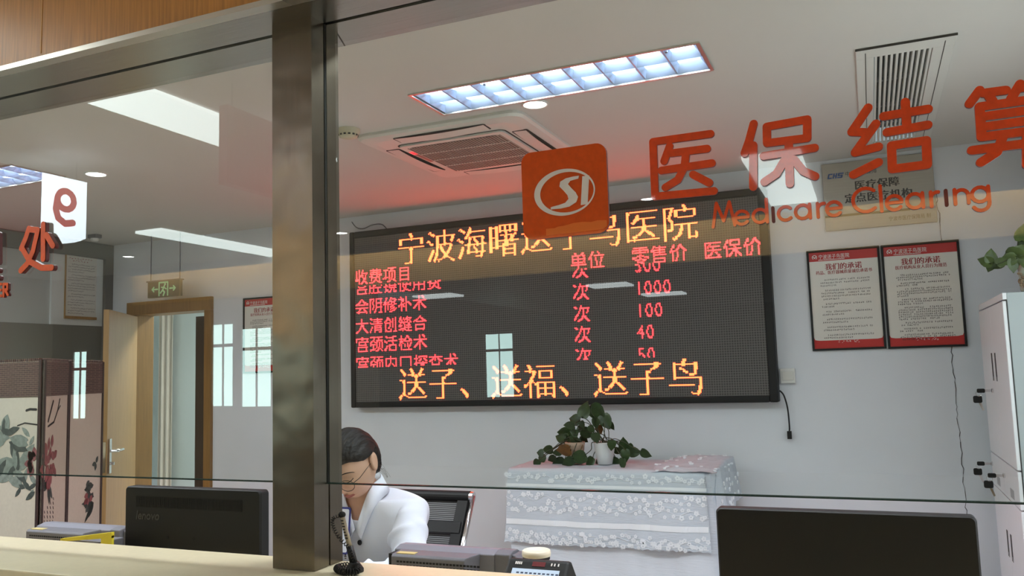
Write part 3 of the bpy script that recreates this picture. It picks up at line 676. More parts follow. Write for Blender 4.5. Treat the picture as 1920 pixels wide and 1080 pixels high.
# hanging exit sign, set inside in place of its reflection from the lobby
t = thing('exit_sign', 'grey hanging exit sign with green arrows and a running figure above the door', 'exit sign', (-5.1, 4.95, 2.1))
MB().box(-5.268, -4.93, 4.935, 4.965, 2.092, 2.222).build('plate', M['exit'], t, bevel=.003)
MB().box(-5.278, -4.92, 4.93, 4.97, 2.218, 2.228).build('hanger_rail', M['grey'], t)
MB().cyl((-5.25, 4.95, 2.222), (-5.25, 4.95, CE), .004).build('rod', M['grey'], t); MB().cyl((-4.945, 4.95, 2.222), (-4.945, 4.95, CE), .004).build('rod', M['grey'], t)
mb = MB(); fn = XZ(4.9345)
for s, cx in ((-1, -5.19), (1, -5.005)):
    capsule(mb, [(cx-s*.028, 2.157), (cx+s*.026, 2.157)], .006, fn, 0, .001); capsule(mb, [(cx+s*.010, 2.174), (cx+s*.028, 2.157), (cx+s*.010, 2.140)], .006, fn, 0, .001)
capsule(mb, [(-5.145, 2.105), (-5.145, 2.208), (-5.055, 2.208), (-5.055, 2.105)], .006, fn, 0, .001)
capsule(mb, [(-5.09, 2.18), (-5.108, 2.148), (-5.088, 2.130), (-5.10, 2.105)], .007, fn, 0, .001); capsule(mb, [(-5.108, 2.148), (-5.13, 2.125)], .006, fn, 0, .001)
capsule(mb, [(-5.12, 2.17), (-5.095, 2.168), (-5.07, 2.155)], .005, fn, 0, .001); capsule(mb, [(-5.083, 2.193), (-5.0829, 2.193)], .009, fn, 0, .001)
mb.build('green_symbols', M['exitg'], t)
# ------------------------------------------------------------------ things on the office ceiling
def troffer(b, label, mark):
    x0, x1, y0, y1 = b; t = thing('troffer_light', label, 'ceiling light', ((x0+x1)/2, (y0+y1)/2, CE), 'louvred troffer lights')
    mb = MB(); w = .012
    mb.box(x0-w, x1+w, y0-w, y0, CE-.006, CE+.004).box(x0-w, x1+w, y1, y1+w, CE-.006, CE+.004).box(x0-w, x0, y0, y1, CE-.006, CE+.004).box(x1, x1+w, y0, y1, CE-.006, CE+.004)
    mb.build('frame', M['alu'], t)
    h = .07; mb = MB().box(x0, x1, y0, y1, CE+h, CE+h+.01).box(x0-.004, x0, y0, y1, CE, CE+h).box(x1, x1+.004, y0, y1, CE, CE+h).box(x0, x1, y0-.004, y0, CE, CE+h).box(x0, x1, y1, y1+.004, CE, CE+h)
    mb.build('housing', M['reflector'], t)
    ym = (y0+y1)/2; q = (y1-y0)/4
    for y in (ym-q, ym+q): MB().cyl((x0+.01, y, CE+.048), (x1-.01, y, CE+.048), .014, n=12).build('tube', M['tubelight'], t, smooth=True)
    n = 9; dx = (x1-x0)/n
    mb = MB()
    for i in range(n+1):
        x = min(max(x0+i*dx, x0+.004), x1-.004)
        for (a, c) in ((y0, ym), (ym, y1)):     # curved parabolic cross blades, deep at the sides, low in the middle
            m = 6; vs = []
            for k in range(m+1):
                y = a+(c-a)*k/m; s = abs(2*k/m-1)
                vs += [(x-.003, y, CE+.002), (x+.003, y, CE+.002), (x+.020-.006*s, y, CE+.022+.014*s), (x-.020+.006*s, y, CE+.022+.014*s)]
            fs = []
            for k in range(m):
                for e in range(4): fs.append((4*k+e, 4*k+(e+1) % 4, 4*k+4+(e+1) % 4, 4*k+4+e))
            mb.add(vs, fs)
    mb.build('cross_blades', M['reflector'], t)
    mb = MB()
    for y, s in ((y0, 1), (ym, 0), (y1, -1)):
        p = [(y, CE+.001), (y+(.03 if s >= 0 else -.03), CE+.036), (y, CE+.05)] if s else [(y, CE+.001), (y+.022, CE+.038), (y-.022, CE+.038)]
        mb.prism(p, lambda u, v, w: (w, u, v), x0, x1)
    mb.build('side_reflectors', M['reflector'], t)
    if mark:
        mb = MB()
        for fx in (.27, .9): mb.cyl((x0+fx*(x1-x0), y0+.035, CE-.002), (x0+fx*(x1-x0), y0+.035, CE+.004), .006)
        mb.build('catch', M['chrome'], t)
troffer(TROF[0], 'louvred white troffer light on the right, above the air conditioner', True)
troffer(TROF[1], 'louvred white troffer light at the left picture edge', False)

def downlight(x, y, label, grp='round recessed downlights', z=CE, name='downlight'):
    t = thing(name, label, 'ceiling light', (x, y, z), grp)
    MB().lathe([(.060, 0), (.060, -.004), (.052, -.006), (.050, -.001)], (x, y, z)).build('trim_ring', M['white'], t, smooth=True)
    MB().lathe([(.051, -.002), (.03, -.004), (.0005, -.005)], (x, y, z)).build('lens', M['down'], t, smooth=True)
downlight(-1.293, 3.356, 'round lit downlight between the right troffer and the air conditioner')
downlight(-3.937, 3.312, 'round lit downlight right of the left troffer, above the number nine sign')

t = thing('smoke_detector', 'round cream smoke detector on the ceiling beside the column', 'smoke detector', (-2.228, 3.283, CE))
MB().lathe([(.056, 0), (.056, -.014), (.050, -.018), (.050, -.022), (.040, -.038), (.022, -.044), (.0005, -.045)], (-2.228, 3.283, CE), 40).build('body', mat('cream_plastic', rgb(196, 188, 160), .5), t, smooth=True)
mb = MB()
for k in range(14):
    a = 2*PI*k/14; c = Vector((-2.228+.0445*math.cos(a), 3.283+.0445*math.sin(a), CE-.031)); tx = Vector((-math.sin(a), math.cos(a), 0))*.006; nx = Vector((math.cos(a), math.sin(a), 0))*.002
    mb.add([c-tx+nx+Vector((0, 0, -.004)), c+tx+nx+Vector((0, 0, -.004)), c+tx+nx*2+Vector((0, 0, .004)), c-tx+nx*2+Vector((0, 0, .004))], [(0, 1, 2, 3)])
mb.build('vent_slots', M['dark'], t)
t = thing('ceiling_sensor', 'tiny grey sensor box on the ceiling near the left wall', 'sensor', (-5.58, 4.69, CE))
MB().box(-5.62, -5.53, 4.66, 4.72, CE-.03, CE).build('body', M['grey'], t, bevel=.004); MB().lathe([(.03, -.03), (.03, -.045), (.02, -.055), (.0005, -.056)], (-5.575, 4.69, CE)).build('lens', M['white'], t, smooth=True)

# cassette air conditioner
ax, ay = -1.826, 3.858; AH = .445; AK = .478
t = thing('air_conditioner', 'white four way cassette air conditioner on the ceiling', 'air conditioner', (ax, ay, CE))
def rr(hx, hy, r, z): return [(ax+u, ay+v, z) for u, v in rrect(-hx, hx, -hy, hy, r)]
rings = [rr(AH, AK, .07, CE), rr(AH, AK, .07, CE-.012), rr(AH-.012, AK-.012, .065, CE-.022), rr(AH-.07, AK-.07, .05, CE-.030), rr(AH-.075, AK-.075, .05, CE-.030)]
mb = MB(); n = len(rings[0])
for r in rings: mb.v += r
for k in range(len(rings)-1):
    for i in range(n): mb.f.append((k*n+i, k*n+(i+1) % n, (k+1)*n+(i+1) % n, (k+1)*n+i)); mb.mi.append(0)
mb.f.append(tuple((len(rings)-1)*n+i for i in range(n))); mb.mi.append(0)
mb.build('panel', M['acwhite'], t, smooth=False)
gx, gy = .255, .275
mb = MB().prism(rrect(-gx-.035, gx+.035, -gy-.035, gy+.035, .03), lambda u, v, w: (ax+u, ay+v, CE-w), .0305, .040); grd = mb.build('intake_frame', M['acwhite'], t)
MB().prism(rrect(-gx-.043, gx+.043, -gy-.043, gy+.043, .035), lambda u, v, w: (ax+u, ay+v, CE-w), .0302, .0312).build('shadow_gap', M['dark'], t)
MB().prism(rrect(-gx, gx, -gy, gy, .04), lambda u, v, w: (ax+u, ay+v, CE-w), .0402, .0405).build('intake', mat('intake_dark', rgb(84, 78, 72), .7), grd)
mb = MB()
k = -gx
while k < gx-.004: mb.box(ax+k, ax+k+.0065, ay-gy+.006, ay+gy-.006, CE-.0425, CE-.0403); k += .0158
mb.build('grille_slats', mat('grille_plastic', rgb(150, 144, 136), .5), grd)
mb = MB()
for q in (-.5, 0, .5): mb.box(ax-gx, ax+gx, ay+q*gy-.0025, ay+q*gy+.0025, CE-.0435, CE-.0403)
mb.build('grille_bars', M['acwhite'], grd)
MB().box(ax-gx-.028, ax-gx-.008, ay-.19, ay+.02, CE-.0412, CE-.0402).build('display_window', mat('dim_window', rgb(120, 90, 86), .3), grd)
mb = MB()
for y in (-.20, -.175): capsule(mb, [(ax-gx-.026, ay+y), (ax-gx-.010, ay+y)], .003, XY(CE-.0414), 0, .0005); capsule(mb, [(ax-gx-.026, ay+y), (ax-gx-.026, ay+y+.016), (ax-gx-.010, ay+y+.016)], .003, XY(CE-.0414), 0, .0005)
mb.build('red_digits', M['acled'], grd)
for (cx, cy, hx, hy) in ((0, -.385, .24, .036), (0, .385, .24, .036), (-.352, 0, .033, .25), (.352, 0, .033, .25)):
    MB().prism(rrect(-hx-.008, hx+.008, -hy-.008, hy+.008, .012), lambda u, v, w: (ax+cx+u, ay+cy+v, CE-w), .0285, .0304).build('outlet_slot', M['dark'], t)
    mb = MB(); m = 12; vs = []; fs = []
    for i in range(m+1):
        s = -1+2*i/m; dz = .010*(1-s*s)
        if hx > hy: vs += [(ax+cx+s*hx, ay+cy-hy, CE-.031-dz*.6), (ax+cx+s*hx, ay+cy+hy, CE-.033-dz)]
        else: vs += [(ax+cx-hx, ay+cy+s*hy, CE-.031-dz*.6), (ax+cx+hx, ay+cy+s*hy, CE-.033-dz)]
    for i in range(m): fs.append((2*i, 2*i+1, 2*i+3, 2*i+2))
    mb.add(vs, fs); fl = mb.build('air_flap', M['acwhite'], t)

# return air grille
x0, x1, y0, y1 = VENT
t = thing('ceiling_vent', 'white slatted ceiling vent grille near the right wall', 'vent', ((x0+x1)/2, (y0+y1)/2, CE))
mb = MB(); w = .05
mb.box(x0-.03, x1+.03, y0-.10, y0, CE-.008, CE+.002).box(x0-.03, x1+.03, y1, y1+.03, CE-.008, CE+.002).box(x0-.03, x0+.035, y0, y1, CE-.008, CE+.002).box(x1-.045, x1+.03, y0, y1, CE-.008, CE+.002)
mb.build('frame', M['acwhite'], t, bevel=.002)
mb = MB().box(x0+.003, x0+.006, y0-.06, y1, CE-.0086, CE-.0078).box(x1-.008, x1-.005, y0-.06, y1, CE-.0086, CE-.0078).box(x0-.031, x1+.031, y0-.102, y0-.099, CE-.009, CE+.001)
mb.build('frame_gap', M['dark'], t)
MB().box(x0, x1, y0, y1, CE+.10, CE+.11).build('duct', M['dark'], t)
a, b = x0+.038, x1-.047; ns = 11; mb = MB(); pt = (b-a)/(ns-.5)
for i in range(ns): mb.box(a+i*pt, a+i*pt+.0085, y0, y1, CE-.006, CE+.028)
mb.build('slats', M['acwhite'], t)
mb = MB()
for y in (y0+.02, y0+.42, y0+.82, y0+1.2): mb.box(a, b, y, y+.025, CE+.030, CE+.045)
mb.build('cross_rods', M['grey'], t)

# ------------------------------------------------------------------ desk things
def monitor(x0, x1, zt, hgt, y, label, detailed):
    t = thing('computer_monitor', label, 'monitor', ((x0+x1)/2, y+.05, .75))
    zb = zt-hgt; P = rrect(x0, x1, zb, zt, .010); c = ((x0+x1)/2, (zb+zt)/2)
    n = len(P); mb = MB()
    def ring(k, yy): return [(c[0]+(u-c[0])*k, yy, c[1]+(v-c[1])*k) for u, v in P]
    R_ = [ring(.985, y), ring(1.0, y+.006), ring(1.0, y+.034), ring(.99, y+.038)]
    for r in R_: mb.v += r
    for k in range(3):
        for i in range(n): mb.f.append((k*n+i, k*n+(i+1) % n, (k+1)*n+(i+1) % n, (k+1)*n+i)); mb.mi.append(0)
    mb.f += [tuple(range(n)), tuple(3*n+i for i in range(n))]; mb.mi += [0, 0]
    sh = mb.build('shell', M['black'], t)
    MB().box(x0+.012, x1-.012, y+.0382, y+.039, zb+.02, zt-.012).build('screen', M['screen'], t)
    mb = MB().box(c[0]-.03, c[0]+.03, y+.012, y+.034, .76, zb+.02); mb.build('stand', M['black'], t)
    MB().box(c[0]-.11, c[0]+.11, y-.03, y+.16, .7505, .762).build('base', M['black'], t, bevel=.004)
    if detailed:
        mb = MB(); xa, xb = x0+.044, x1-.065
        mb.box(xa, xb, y-.0006, y+.001, zt-.060, zt-.026); mb.build('vent_strip', M['dark'], sh)
        mb = MB(); x = xa+.003
        while x < xb: mb.box(x, x+.0022, y-.0016, y, zt-.058, zt-.028); x += .0055
        mb.build('vent_bars', M['black'], sh)
        mb = MB(); text(mb, 'lenovo', .034, lambda u, v, w: (x0+.046+u*1.0, y-.0008-w, zt-.094+v), extrude=.0004, offset=.0008, shear=.15); mb.build('maker_logo', mat('dark_relief', rgb(56, 56, 56), .35), sh)
        mb = MB()
        for q in (.335, .53): mb.cyl((x0+q*(x1-x0), y-.001, zt-.142), (x0+q*(x1-x0), y+.001, zt-.142), .005)
        mb.build('screws', M['dark'], sh)
    return t
monitor(-2.092, -1.582, 1.112, .305, 1.885, 'black computer monitor left of the steel column, its vented back to the glass', True)
monitor(-.335, .170, 1.110, .310, 1.885, 'large plain black computer monitor at the lower right', False)

def printer(x, y, w, label):
    t = thing('dot_matrix_printer', label, 'printer', (x+w/2, y+.15, .75), 'grey desk printers')
    zt = .944; P = [(y+.055, .752), (y+.055, zt-.012), (y+.085, zt-.004), (y+.115, zt-.006), (y+.27, zt-.085), (y+.27, .752)]
    YZ_ = lambda u, v, w_: (w_, u, v)
    MB().prism(P, YZ_, x, x+w-.075).build('body', M['greyl'], t, bevel=.003)
    F = [(y, .752), (y, zt-.020), (y+.006, zt-.014), (y+.056, zt-.011), (y+.056, .752)]
    mb = MB(); n = len(F)
    vs = [(x+.022, a, b) for a, b in F]+[(x+w-.135+(a-y)*.35-(zt-b)*.09, a, b) for a, b in F]
    mb.add(vs, [tuple(range(n))[::-1], tuple(range(n, 2*n))]+[(i, (i+1) % n, n+(i+1) % n, n+i) for i in range(n)])
    blk = mb.build('rear_cover', M['grey'], t, bevel=.002)
    mb = MB()
    for r in range(6):
        z = zt-.030-r*.0105
        for c in range(25): xx = x+.040+c*.0102; mb.box(xx, xx+.0074, y-.0008, y+.001, z-.0050, z)
    mb.build('vent_slots', M['dark'], blk)
    arcp = [(y+.055, zt-.010), (y+.085, zt-.003), (y+.115, zt-.006), (y+.27, zt-.085)]
    MB().prism([(y+.055, .752)]+arcp+[(y+.27, .752)], YZ_, x+w-.075, x+w-.03).build('end_cover', M['grey'], t, bevel=.003)
    arc2 = [(x+w-.0305+.055*math.sin(PI/2*i/8), .752+(zt-.012-.752)*math.cos(PI/2*i/8*.93)) for i in range(9)]
    MB().prism([(x+w-.03, .752)]+arc2[:1]+arc2[1:]+[(x+w+.024, .752)], lambda u, v, w_: (u, w_, v), y+.07, y+.13).build('paper_knob_housing', M['grey'], t, bevel=.003)
    MB().box(x-.004, x+.020, y+.03, y+.06, .76, zt-.020).build('socket_panel', M['dark'], t)
    MB().box(x+.034, x+.090, y+.008, y+.030, zt-.0145, zt-.0115).build('yellow_sticker', mat('pale_sticker', rgb(206, 190, 128), .5) if 'stk' not in M else M['stk'], t)
    return t
M['stk'] = mat('pale_sticker', rgb(206, 190, 128), .5)
printer(-1.275, 2.03, .385, 'grey dot matrix printer in front of the woman, right of the column')
printer(-2.735, 2.03, .43, 'grey dot matrix printer at the left, beside the yellow strip')

t = thing('card_reader', 'dark card reader box with a white label behind the left ledge', 'card reader', (-2.14, 1.83, .75))
MB().box(-2.215, -2.065, 1.79, 1.86, .751, .968).build('body', M['grey'], t, bevel=.003)
mb = MB().box(-2.207, -2.073, 1.788, 1.791, .88, .958); mb.build('front_window', M['screen'], t)
MB().prism(rrect(-2.115, -2.085, .950, .962, .005), XZ(1.788), 0, .001).build('white_label', M['offwhite'], t)
mb = MB().add([(-2.225, 1.775, .964), (-2.225, 1.785, .964), (-2.02, 1.775, .984), (-2.02, 1.785, .984), (-2.225, 1.775, .972), (-2.225, 1.785, .972), (-2.02, 1.775, 1.000), (-2.02, 1.785, 1.000)],
              [(0, 2, 3, 1), (4, 5, 7, 6), (0, 4, 6, 2), (1, 3, 7, 5), (0, 1, 5, 4), (2, 6, 7, 3)])
mb.box(-2.062, -2.02, 1.776, 1.784, .751, .99)
tag(mb.build('yellow_strip', M['yellow']), 'yellow plastic strip slanting beside the back of the left monitor', 'strip')

t = thing('coffee_cup', 'black cup with a cream lid behind the payment terminal', 'cup', (-.802, 1.985, .75))
MB().lathe([(.0005, .001), (.026, .001), (.031, .200), (.034, .203), (.034, .212), (.0005, .212)], (-.802, 1.985, .75)).build('cup', M['black'], t, smooth=False)
MB().lathe([(.0355, .210), (.0365, .216), (.0355, .223), (.033, .225), (.031, .222), (.0005, .221)], (-.802, 1.985, .75)).build('lid', M['cream'], t, smooth=True)

t = thing('payment_terminal', 'black payment terminal with a lit table on its tilted screen', 'terminal', (-.71, 1.8, .75))
a = (-.790, -.642)
mb = MB(); sec = [(1.73, .751), (1.715, .931), (1.785, .998), (1.80, .996), (1.84, .946), (1.84, .751)]
mb.prism(sec, lambda u, v, w: (w, u, v), a[0], a[1]); mb.build('body', M['black'], t, bevel=.006)
def sl(u, v, w):   # on the sloping face
    y = 1.715+v*.07; z = .931+v*.067; return (a[0]+u*(a[1]-a[0]), y-.69*w, z+.72*w)
mb = MB().prism([(.12, .03), (.88, .03), (.88, .74), (.12, .74)], sl, .0004, .0012); s = mb.build('screen', M['screenlit'], t)
mb = MB()
for r in range(7):
    u = .2
    while u < .84: mb.prism([(u, .07+.09*r), (u+.045, .07+.09*r), (u+.045, .11+.09*r), (u, .11+.09*r)], sl, .0013, .0014); u += .07
mb.build('table_text', M['screenink'], s)
mb = MB().prism([(.42, .82), (.63, .82), (.63, .94), (.42, .94)], sl, .0004, .001); mb.build('dim_red_display', mat('dim_red', rgb(110, 50, 54), .3), t)
mb = MB()
for u in (.14, .17, .20, .23, .72, .77, .83): mb.prism([(u, .85), (u+.02, .85), (u+.02, .92), (u, .92)], sl, .0004, .0009)
mb.build('white_marks', M['offwhite'], t)

# microphone with coiled lead on the ledge
t = thing('microphone', 'small black stalk microphone with a coiled lead beside the column', 'microphone', (-1.032, 1.525, 1.01))
MB().lathe([(.0005, .0), (.020, .0), (.020, .006), (.016, .012), (.010, .020), (.0005, .020)], (-1.032, 1.525, 1.0105), 24).build('base', M['black'], t, smooth=True)
MB().cyl((-1.032, 1.525, 1.025), (-1.043, 1.525, 1.062), .0085, .0075).build('lower_stalk', M['black'], t, smooth=True)
mb = MB().cyl((-1.043, 1.525, 1.062), (-1.060, 1.525, 1.122), .0055, .005); st = mb.build('upper_stalk', mat('beige_tape', rgb(170, 160, 140), .5), t, smooth=True)
mb = MB(); rnd = random.Random(2)
for k in range(7): 
    z = 1.078+k*.006; x = -1.0475-(z-1.078)*.283; mb.box(x-.003, x+.002+rnd.uniform(0, .002), 1.5190, 1.5196, z, z+.0032)
mb.build('printed_marks', M['ink'], st)
MB().sphere((-1.0615, 1.525, 1.127), (.008, .008, .007)).build('capsule_head', M['black'], t, smooth=True)
def coil(p, r, turns, n=10):
    P = smooth_path(p, 12); out = []; L = len(P)
    for i in range(L-1):
        d = (P[i+1]-P[i]); a = d.normalized().orthogonal().normalized(); b = d.normalized().cross(a)
        for k in range(n*turns//L+3):
            m = n*turns//L+3; f = k/m; ph = 2*PI*turns*(i+f)/L
            out.append(P[i]+d*f+a*(r*math.cos(ph))+b*(r*math.sin(ph)))
    return out
mb = MB(); mb.tube(coil([(-1.060, 1.52, 1.127), (-1.078, 1.515, 1.12), (-1.074, 1.513, 1.10), (-1.058, 1.512, 1.08), (-1.036, 1.512, 1.062), (-1.026, 1.513, 1.04), (-1.018, 1.515, 1.026)], .0036, 26), .0010, 5)
mb.tube(coil([(-1.018, 1.515, 1.026), (-1.010, 1.50, 1.018), (-1.03, 1.49, 1.018), (-1.055, 1.50, 1.018), (-1.07, 1.52, 1.018), (-1.06, 1.545, 1.018)], .0062, 24), .0014, 5)
mb.build('coiled_lead', M['black'], t, smooth=True)

# ------------------------------------------------------------------ office chair behind the woman
t = thing('office_chair', 'black mesh office chair with a chrome rail behind the woman', 'chair', (-1.66, 2.75, 0))
def bk(x, z, d=0): k = (z-.775)/.18; return (x, 2.80+.10*k+d, z)
XL, XR = -1.915, -1.425
mb = MB(); vs = []
for x in (XL+.03, XR-.03):
    for z in (.52, .96): vs.append(bk(x, z))
mb.add([vs[0], vs[2], vs[3], vs[1]], [(0, 1, 2, 3)]); mb.build('mesh_back', M['mesh'], t)
def slab(x0, x1, z0, z1, d0=-.012, d1=.012):
    mb.add([bk(x0, z0, d0), bk(x1, z0, d0), bk(x1, z0, d1), bk(x0, z0, d1), bk(x0, z1, d0), bk(x1, z1, d0), bk(x1, z1, d1), bk(x0, z1, d1)], [(3,2,1,0),(4,5,6,7),(0,1,5,4),(1,2,6,5),(2,3,7,6),(3,0,4,7)])
mb = MB(); slab(XR-.055, XR-.012, .50, .95); slab(XL+.012, XL+.055, .50, .95); slab(XL+.02, XR-.02, .832, .868, -.016, .008)
mb.cyl(bk(XL+.015, .952), bk(XR-.01, .952), .022); mb.build('back_frame', M['black'], t)
for x, s in ((XL, -1), (XR, 1)):
    MB().tube([bk(x, .955), bk(x, .75), bk(x, .50), (x, 2.60, .46), (x, 2.32, .47)], .011, 10).build('side_rail', M['chrome'], t, smooth=True)
    MB().cyl(bk(x-.012*s, .952), bk(x+.006*s, .952), .019).build('rail_cap', M['chrome'], t)
MB().box(XL+.02, XR-.02, 2.32, 2.74, .44, .475).build('seat', M['black'], t, bevel=.012)
mb = MB().cyl((-1.67, 2.53, .1), (-1.67, 2.53, .44), .028)
mb.build('gas_column', M['chrome'], t)
for k in range(5):
    a = 2*PI*k/5+.3; p = (-1.67+.28*math.cos(a), 2.53+.28*math.sin(a), .06)
    leg = MB().cyl((-1.67, 2.53, .11), p, .022, .015).build('leg', M['chrome'], t); MB().cyl((p[0]-.012, p[1], .028), (p[0]+.012, p[1], .028), .028).build('castor', M['black'], leg)

# ------------------------------------------------------------------ the seated woman
WX = -1.622
Cw = Vector((-1.604, 2.372, 1.128)); pit = math.radians(33); yw = math.radians(-3)
Fd = Vector((math.sin(yw)*math.cos(pit), -math.cos(yw)*math.cos(pit), -math.sin(pit))); Xd = Vector((math.cos(yw), math.sin(yw), 0)); Ud = Xd.cross(Fd)*-1 if Xd.cross(Fd).z < 0 else Xd.cross(Fd)
def hw(x, f, u): return Cw+Xd*x+Fd*f+Ud*u
def G_(x, s): return math.exp(-(x/s)**2)
def head_pt(dx, df, du):
    x, f, u = .072*dx, .094*df, .112*du
    if u < 0:
        tt = -u/.112; x *= 1-.30*tt**1.7
        f *= (1-.12*tt**2) if f > 0 else (1-.42*tt)
    w = max(0, df)**.5
    f -= .006*w*G_(x, .05)*0
    f += w*(.021*G_(x, .0105)*(G_(u+.026, .013)+.5*G_(u+.004, .018)) + .006*G_(abs(x)-.010, .006)*G_(u+.032, .008))
    f += w*(-.008*G_(abs(x)-.031, .017)*G_(u-.008, .013)+.006*G_(abs(x)-.031, .013)*G_(u-.004, .008))
    f += w*(.004*G_(abs(x)-.03, .022)*G_(u-.027, .009))
    f += w*(.007*G_(x, .020)*G_(u+.057, .0055)+.007*G_(x, .018)*G_(u+.069, .006)-.003*G_(x, .024)*G_(u+.063, .003))
    f += w*(.009*G_(x, .022)*G_(u+.097, .016)+.004*G_(abs(x)-.042, .02)*G_(u+.025, .022))
    return x, f, u
def head_mesh(fn, nu=72, nv=64):
    vs = []; fs = []
    for j in range(nv+1):
        ph = PI*j/nv
        for i in range(nu):
            th = 2*PI*i/nu; vs.append(fn(math.sin(ph)*math.sin(th), math.sin(ph)*math.cos(th), math.cos(ph)))
    for j in range(nv):
        for i in range(nu): fs.append((j*nu+i, j*nu+(i+1) % nu, (j+1)*nu+(i+1) % nu, (j+1)*nu+i))
    return vs, fs
def skin_mesh(verts, edges, radii, root, sub=2):
    me = bpy.data.meshes.new('sk'); me.from_pydata([Vector(v) for v in verts], edges, []); ob = bpy.data.objects.new('sk', me); COL.objects.link(ob)
    ob.modifiers.new('s', 'SKIN'); sd = ob.modifiers.new('d', 'SUBSURF'); sd.levels = sub; sd.render_levels = sub
    for i, r in enumerate(radii):
        q = me.skin_vertices[0].data[i]; q.radius = (r, r) if not isinstance(r, tuple) else r; q.use_root = (i == root)
    bpy.context.view_layer.update()
    ev = ob.evaluated_get(bpy.context.evaluated_depsgraph_get()); m2 = ev.to_mesh()
    v = [tuple(x.co) for x in m2.vertices]; f = [tuple(p.vertices) for p in m2.polygons]
    ev.to_mesh_clear(); bpy.data.objects.remove(ob); bpy.data.meshes.remove(me)
    return v, f
SK = {'pel': (WX, 2.63, .53), 'wai': (WX, 2.60, .69), 'che': (WX, 2.55, .84), 'upc': (WX, 2.50, .955), 'nkb': (WX, 2.468, 1.015), 'nkt': (-1.616, 2.425, 1.075), 'hd': (-1.613, 2.39, 1.11),
      'shL': (WX+.155, 2.49, .950), 'elL': (WX+.225, 2.37, .785), 'wrL': (WX+.06, 2.215, .80), 'hdL': (WX+.015, 2.17, .79),
      'shR': (WX-.155, 2.49, .950), 'elR': (WX-.235, 2.35, .785), 'wrR': (WX-.10, 2.20, .80), 'hdR': (WX-.06, 2.15, .79),
      'hpL': (WX+.10, 2.60, .52), 'knL': (WX+.12, 2.22, .53), 'anL': (WX+.12, 2.24, .09), 'ftL': (WX+.12, 2.10, .045),
      'hpR': (WX-.10, 2.60, .52), 'knR': (WX-.12, 2.22, .53), 'anR': (WX-.12, 2.24, .09), 'ftR': (WX-.12, 2.10, .045)}
RD = {'pel': (.15, .12), 'wai': (.135, .105), 'che': (.15, .11), 'upc': (.115, .085), 'nkb': .056, 'nkt': .05, 'hd': .05, 'shL': .050, 'elL': .042, 'wrL': .027, 'hdL': .034, 'shR': .050, 'elR': .042, 'wrR': .027, 'hdR': .034,
      'hpL': .085, 'knL': .06, 'anL': .038, 'ftL': .035, 'hpR': .085, 'knR': .06, 'anR': .038, 'ftR': .035}
ED = [('pel', 'wai'), ('wai', 'che'), ('che', 'upc'), ('upc', 'nkb'), ('nkb', 'nkt'), ('nkt', 'hd')]
for s in 'LR': ED += [('upc', 'sh'+s), ('sh'+s, 'el'+s), ('el'+s, 'wr'+s), ('wr'+s, 'hd'+s), ('pel', 'hp'+s), ('hp'+s, 'kn'+s), ('kn'+s, 'an'+s), ('an'+s, 'ft'+s)]
def sk_build(keys, edges, rad, sub=2): ks = list(keys); return skin_mesh([SK[k] for k in ks], [(ks.index(a), ks.index(b)) for a, b in edges], [rad[k] for k in ks], 0, sub)
w = thing('person', 'woman in a white coat and glasses bending over the desk behind the column', 'person', (WX, 2.6, 0))
mb = MB(); v, f = sk_build(SK.keys(), ED, RD); mb.add(v, f)
v, f = head_mesh(lambda a, b, c: hw(*head_pt(a, b, c))); mb.add(v, f)
for s in (-1, 1):     # ears
    ev_ = []
    for j in range(9):
        ph = PI*j/8
        for i in range(14):
            th = 2*PI*i/14; a, b, c = math.sin(ph)*math.cos(th), math.sin(ph)*math.sin(th), math.cos(ph)
            ev_.append(hw(s*(.0775+.012*a-(.010*G_(math.sqrt(b*b+c*c)-.3, .33) if a > 0 else 0)), -.012+.018*b*(1+.25*c)-.006*c, .031*c+.006))
    mb.add(ev_, [(j*14+i, j*14+(i+1) % 14, (j+1)*14+(i+1) % 14, (j+1)*14+i) for j in range(8) for i in range(14)])
for s, hb in (('L', 1), ('R', -1)):   # fingers
    h = Vector(SK['hd'+s]); d = (h-Vector(SK['wr'+s])).normalized(); side = Vector((-d.y, d.x, 0)).normalized()*hb
    for k, ln in enumerate((.062, .07, .066, .052)):
        b0 = h+side*(.026-.017*k)+d*.018
        mb.tube([b0, b0+d*ln*.45+Vector((0, 0, .006)), b0+d*ln*.75+Vector((0, 0, -.004)), b0+d*ln*.95+Vector((0, 0, -.018))], [.009, .0085, .008, .006], 8)
    b0 = h+side*.028-d*.01; mb.tube([b0, b0+side*.022+d*.02, b0+side*.020+d*.045, b0+side*.012+d*.058], [.011, .010, .009, .007], 8)
body = mb.build('body', M['skin'], w, smooth=True)
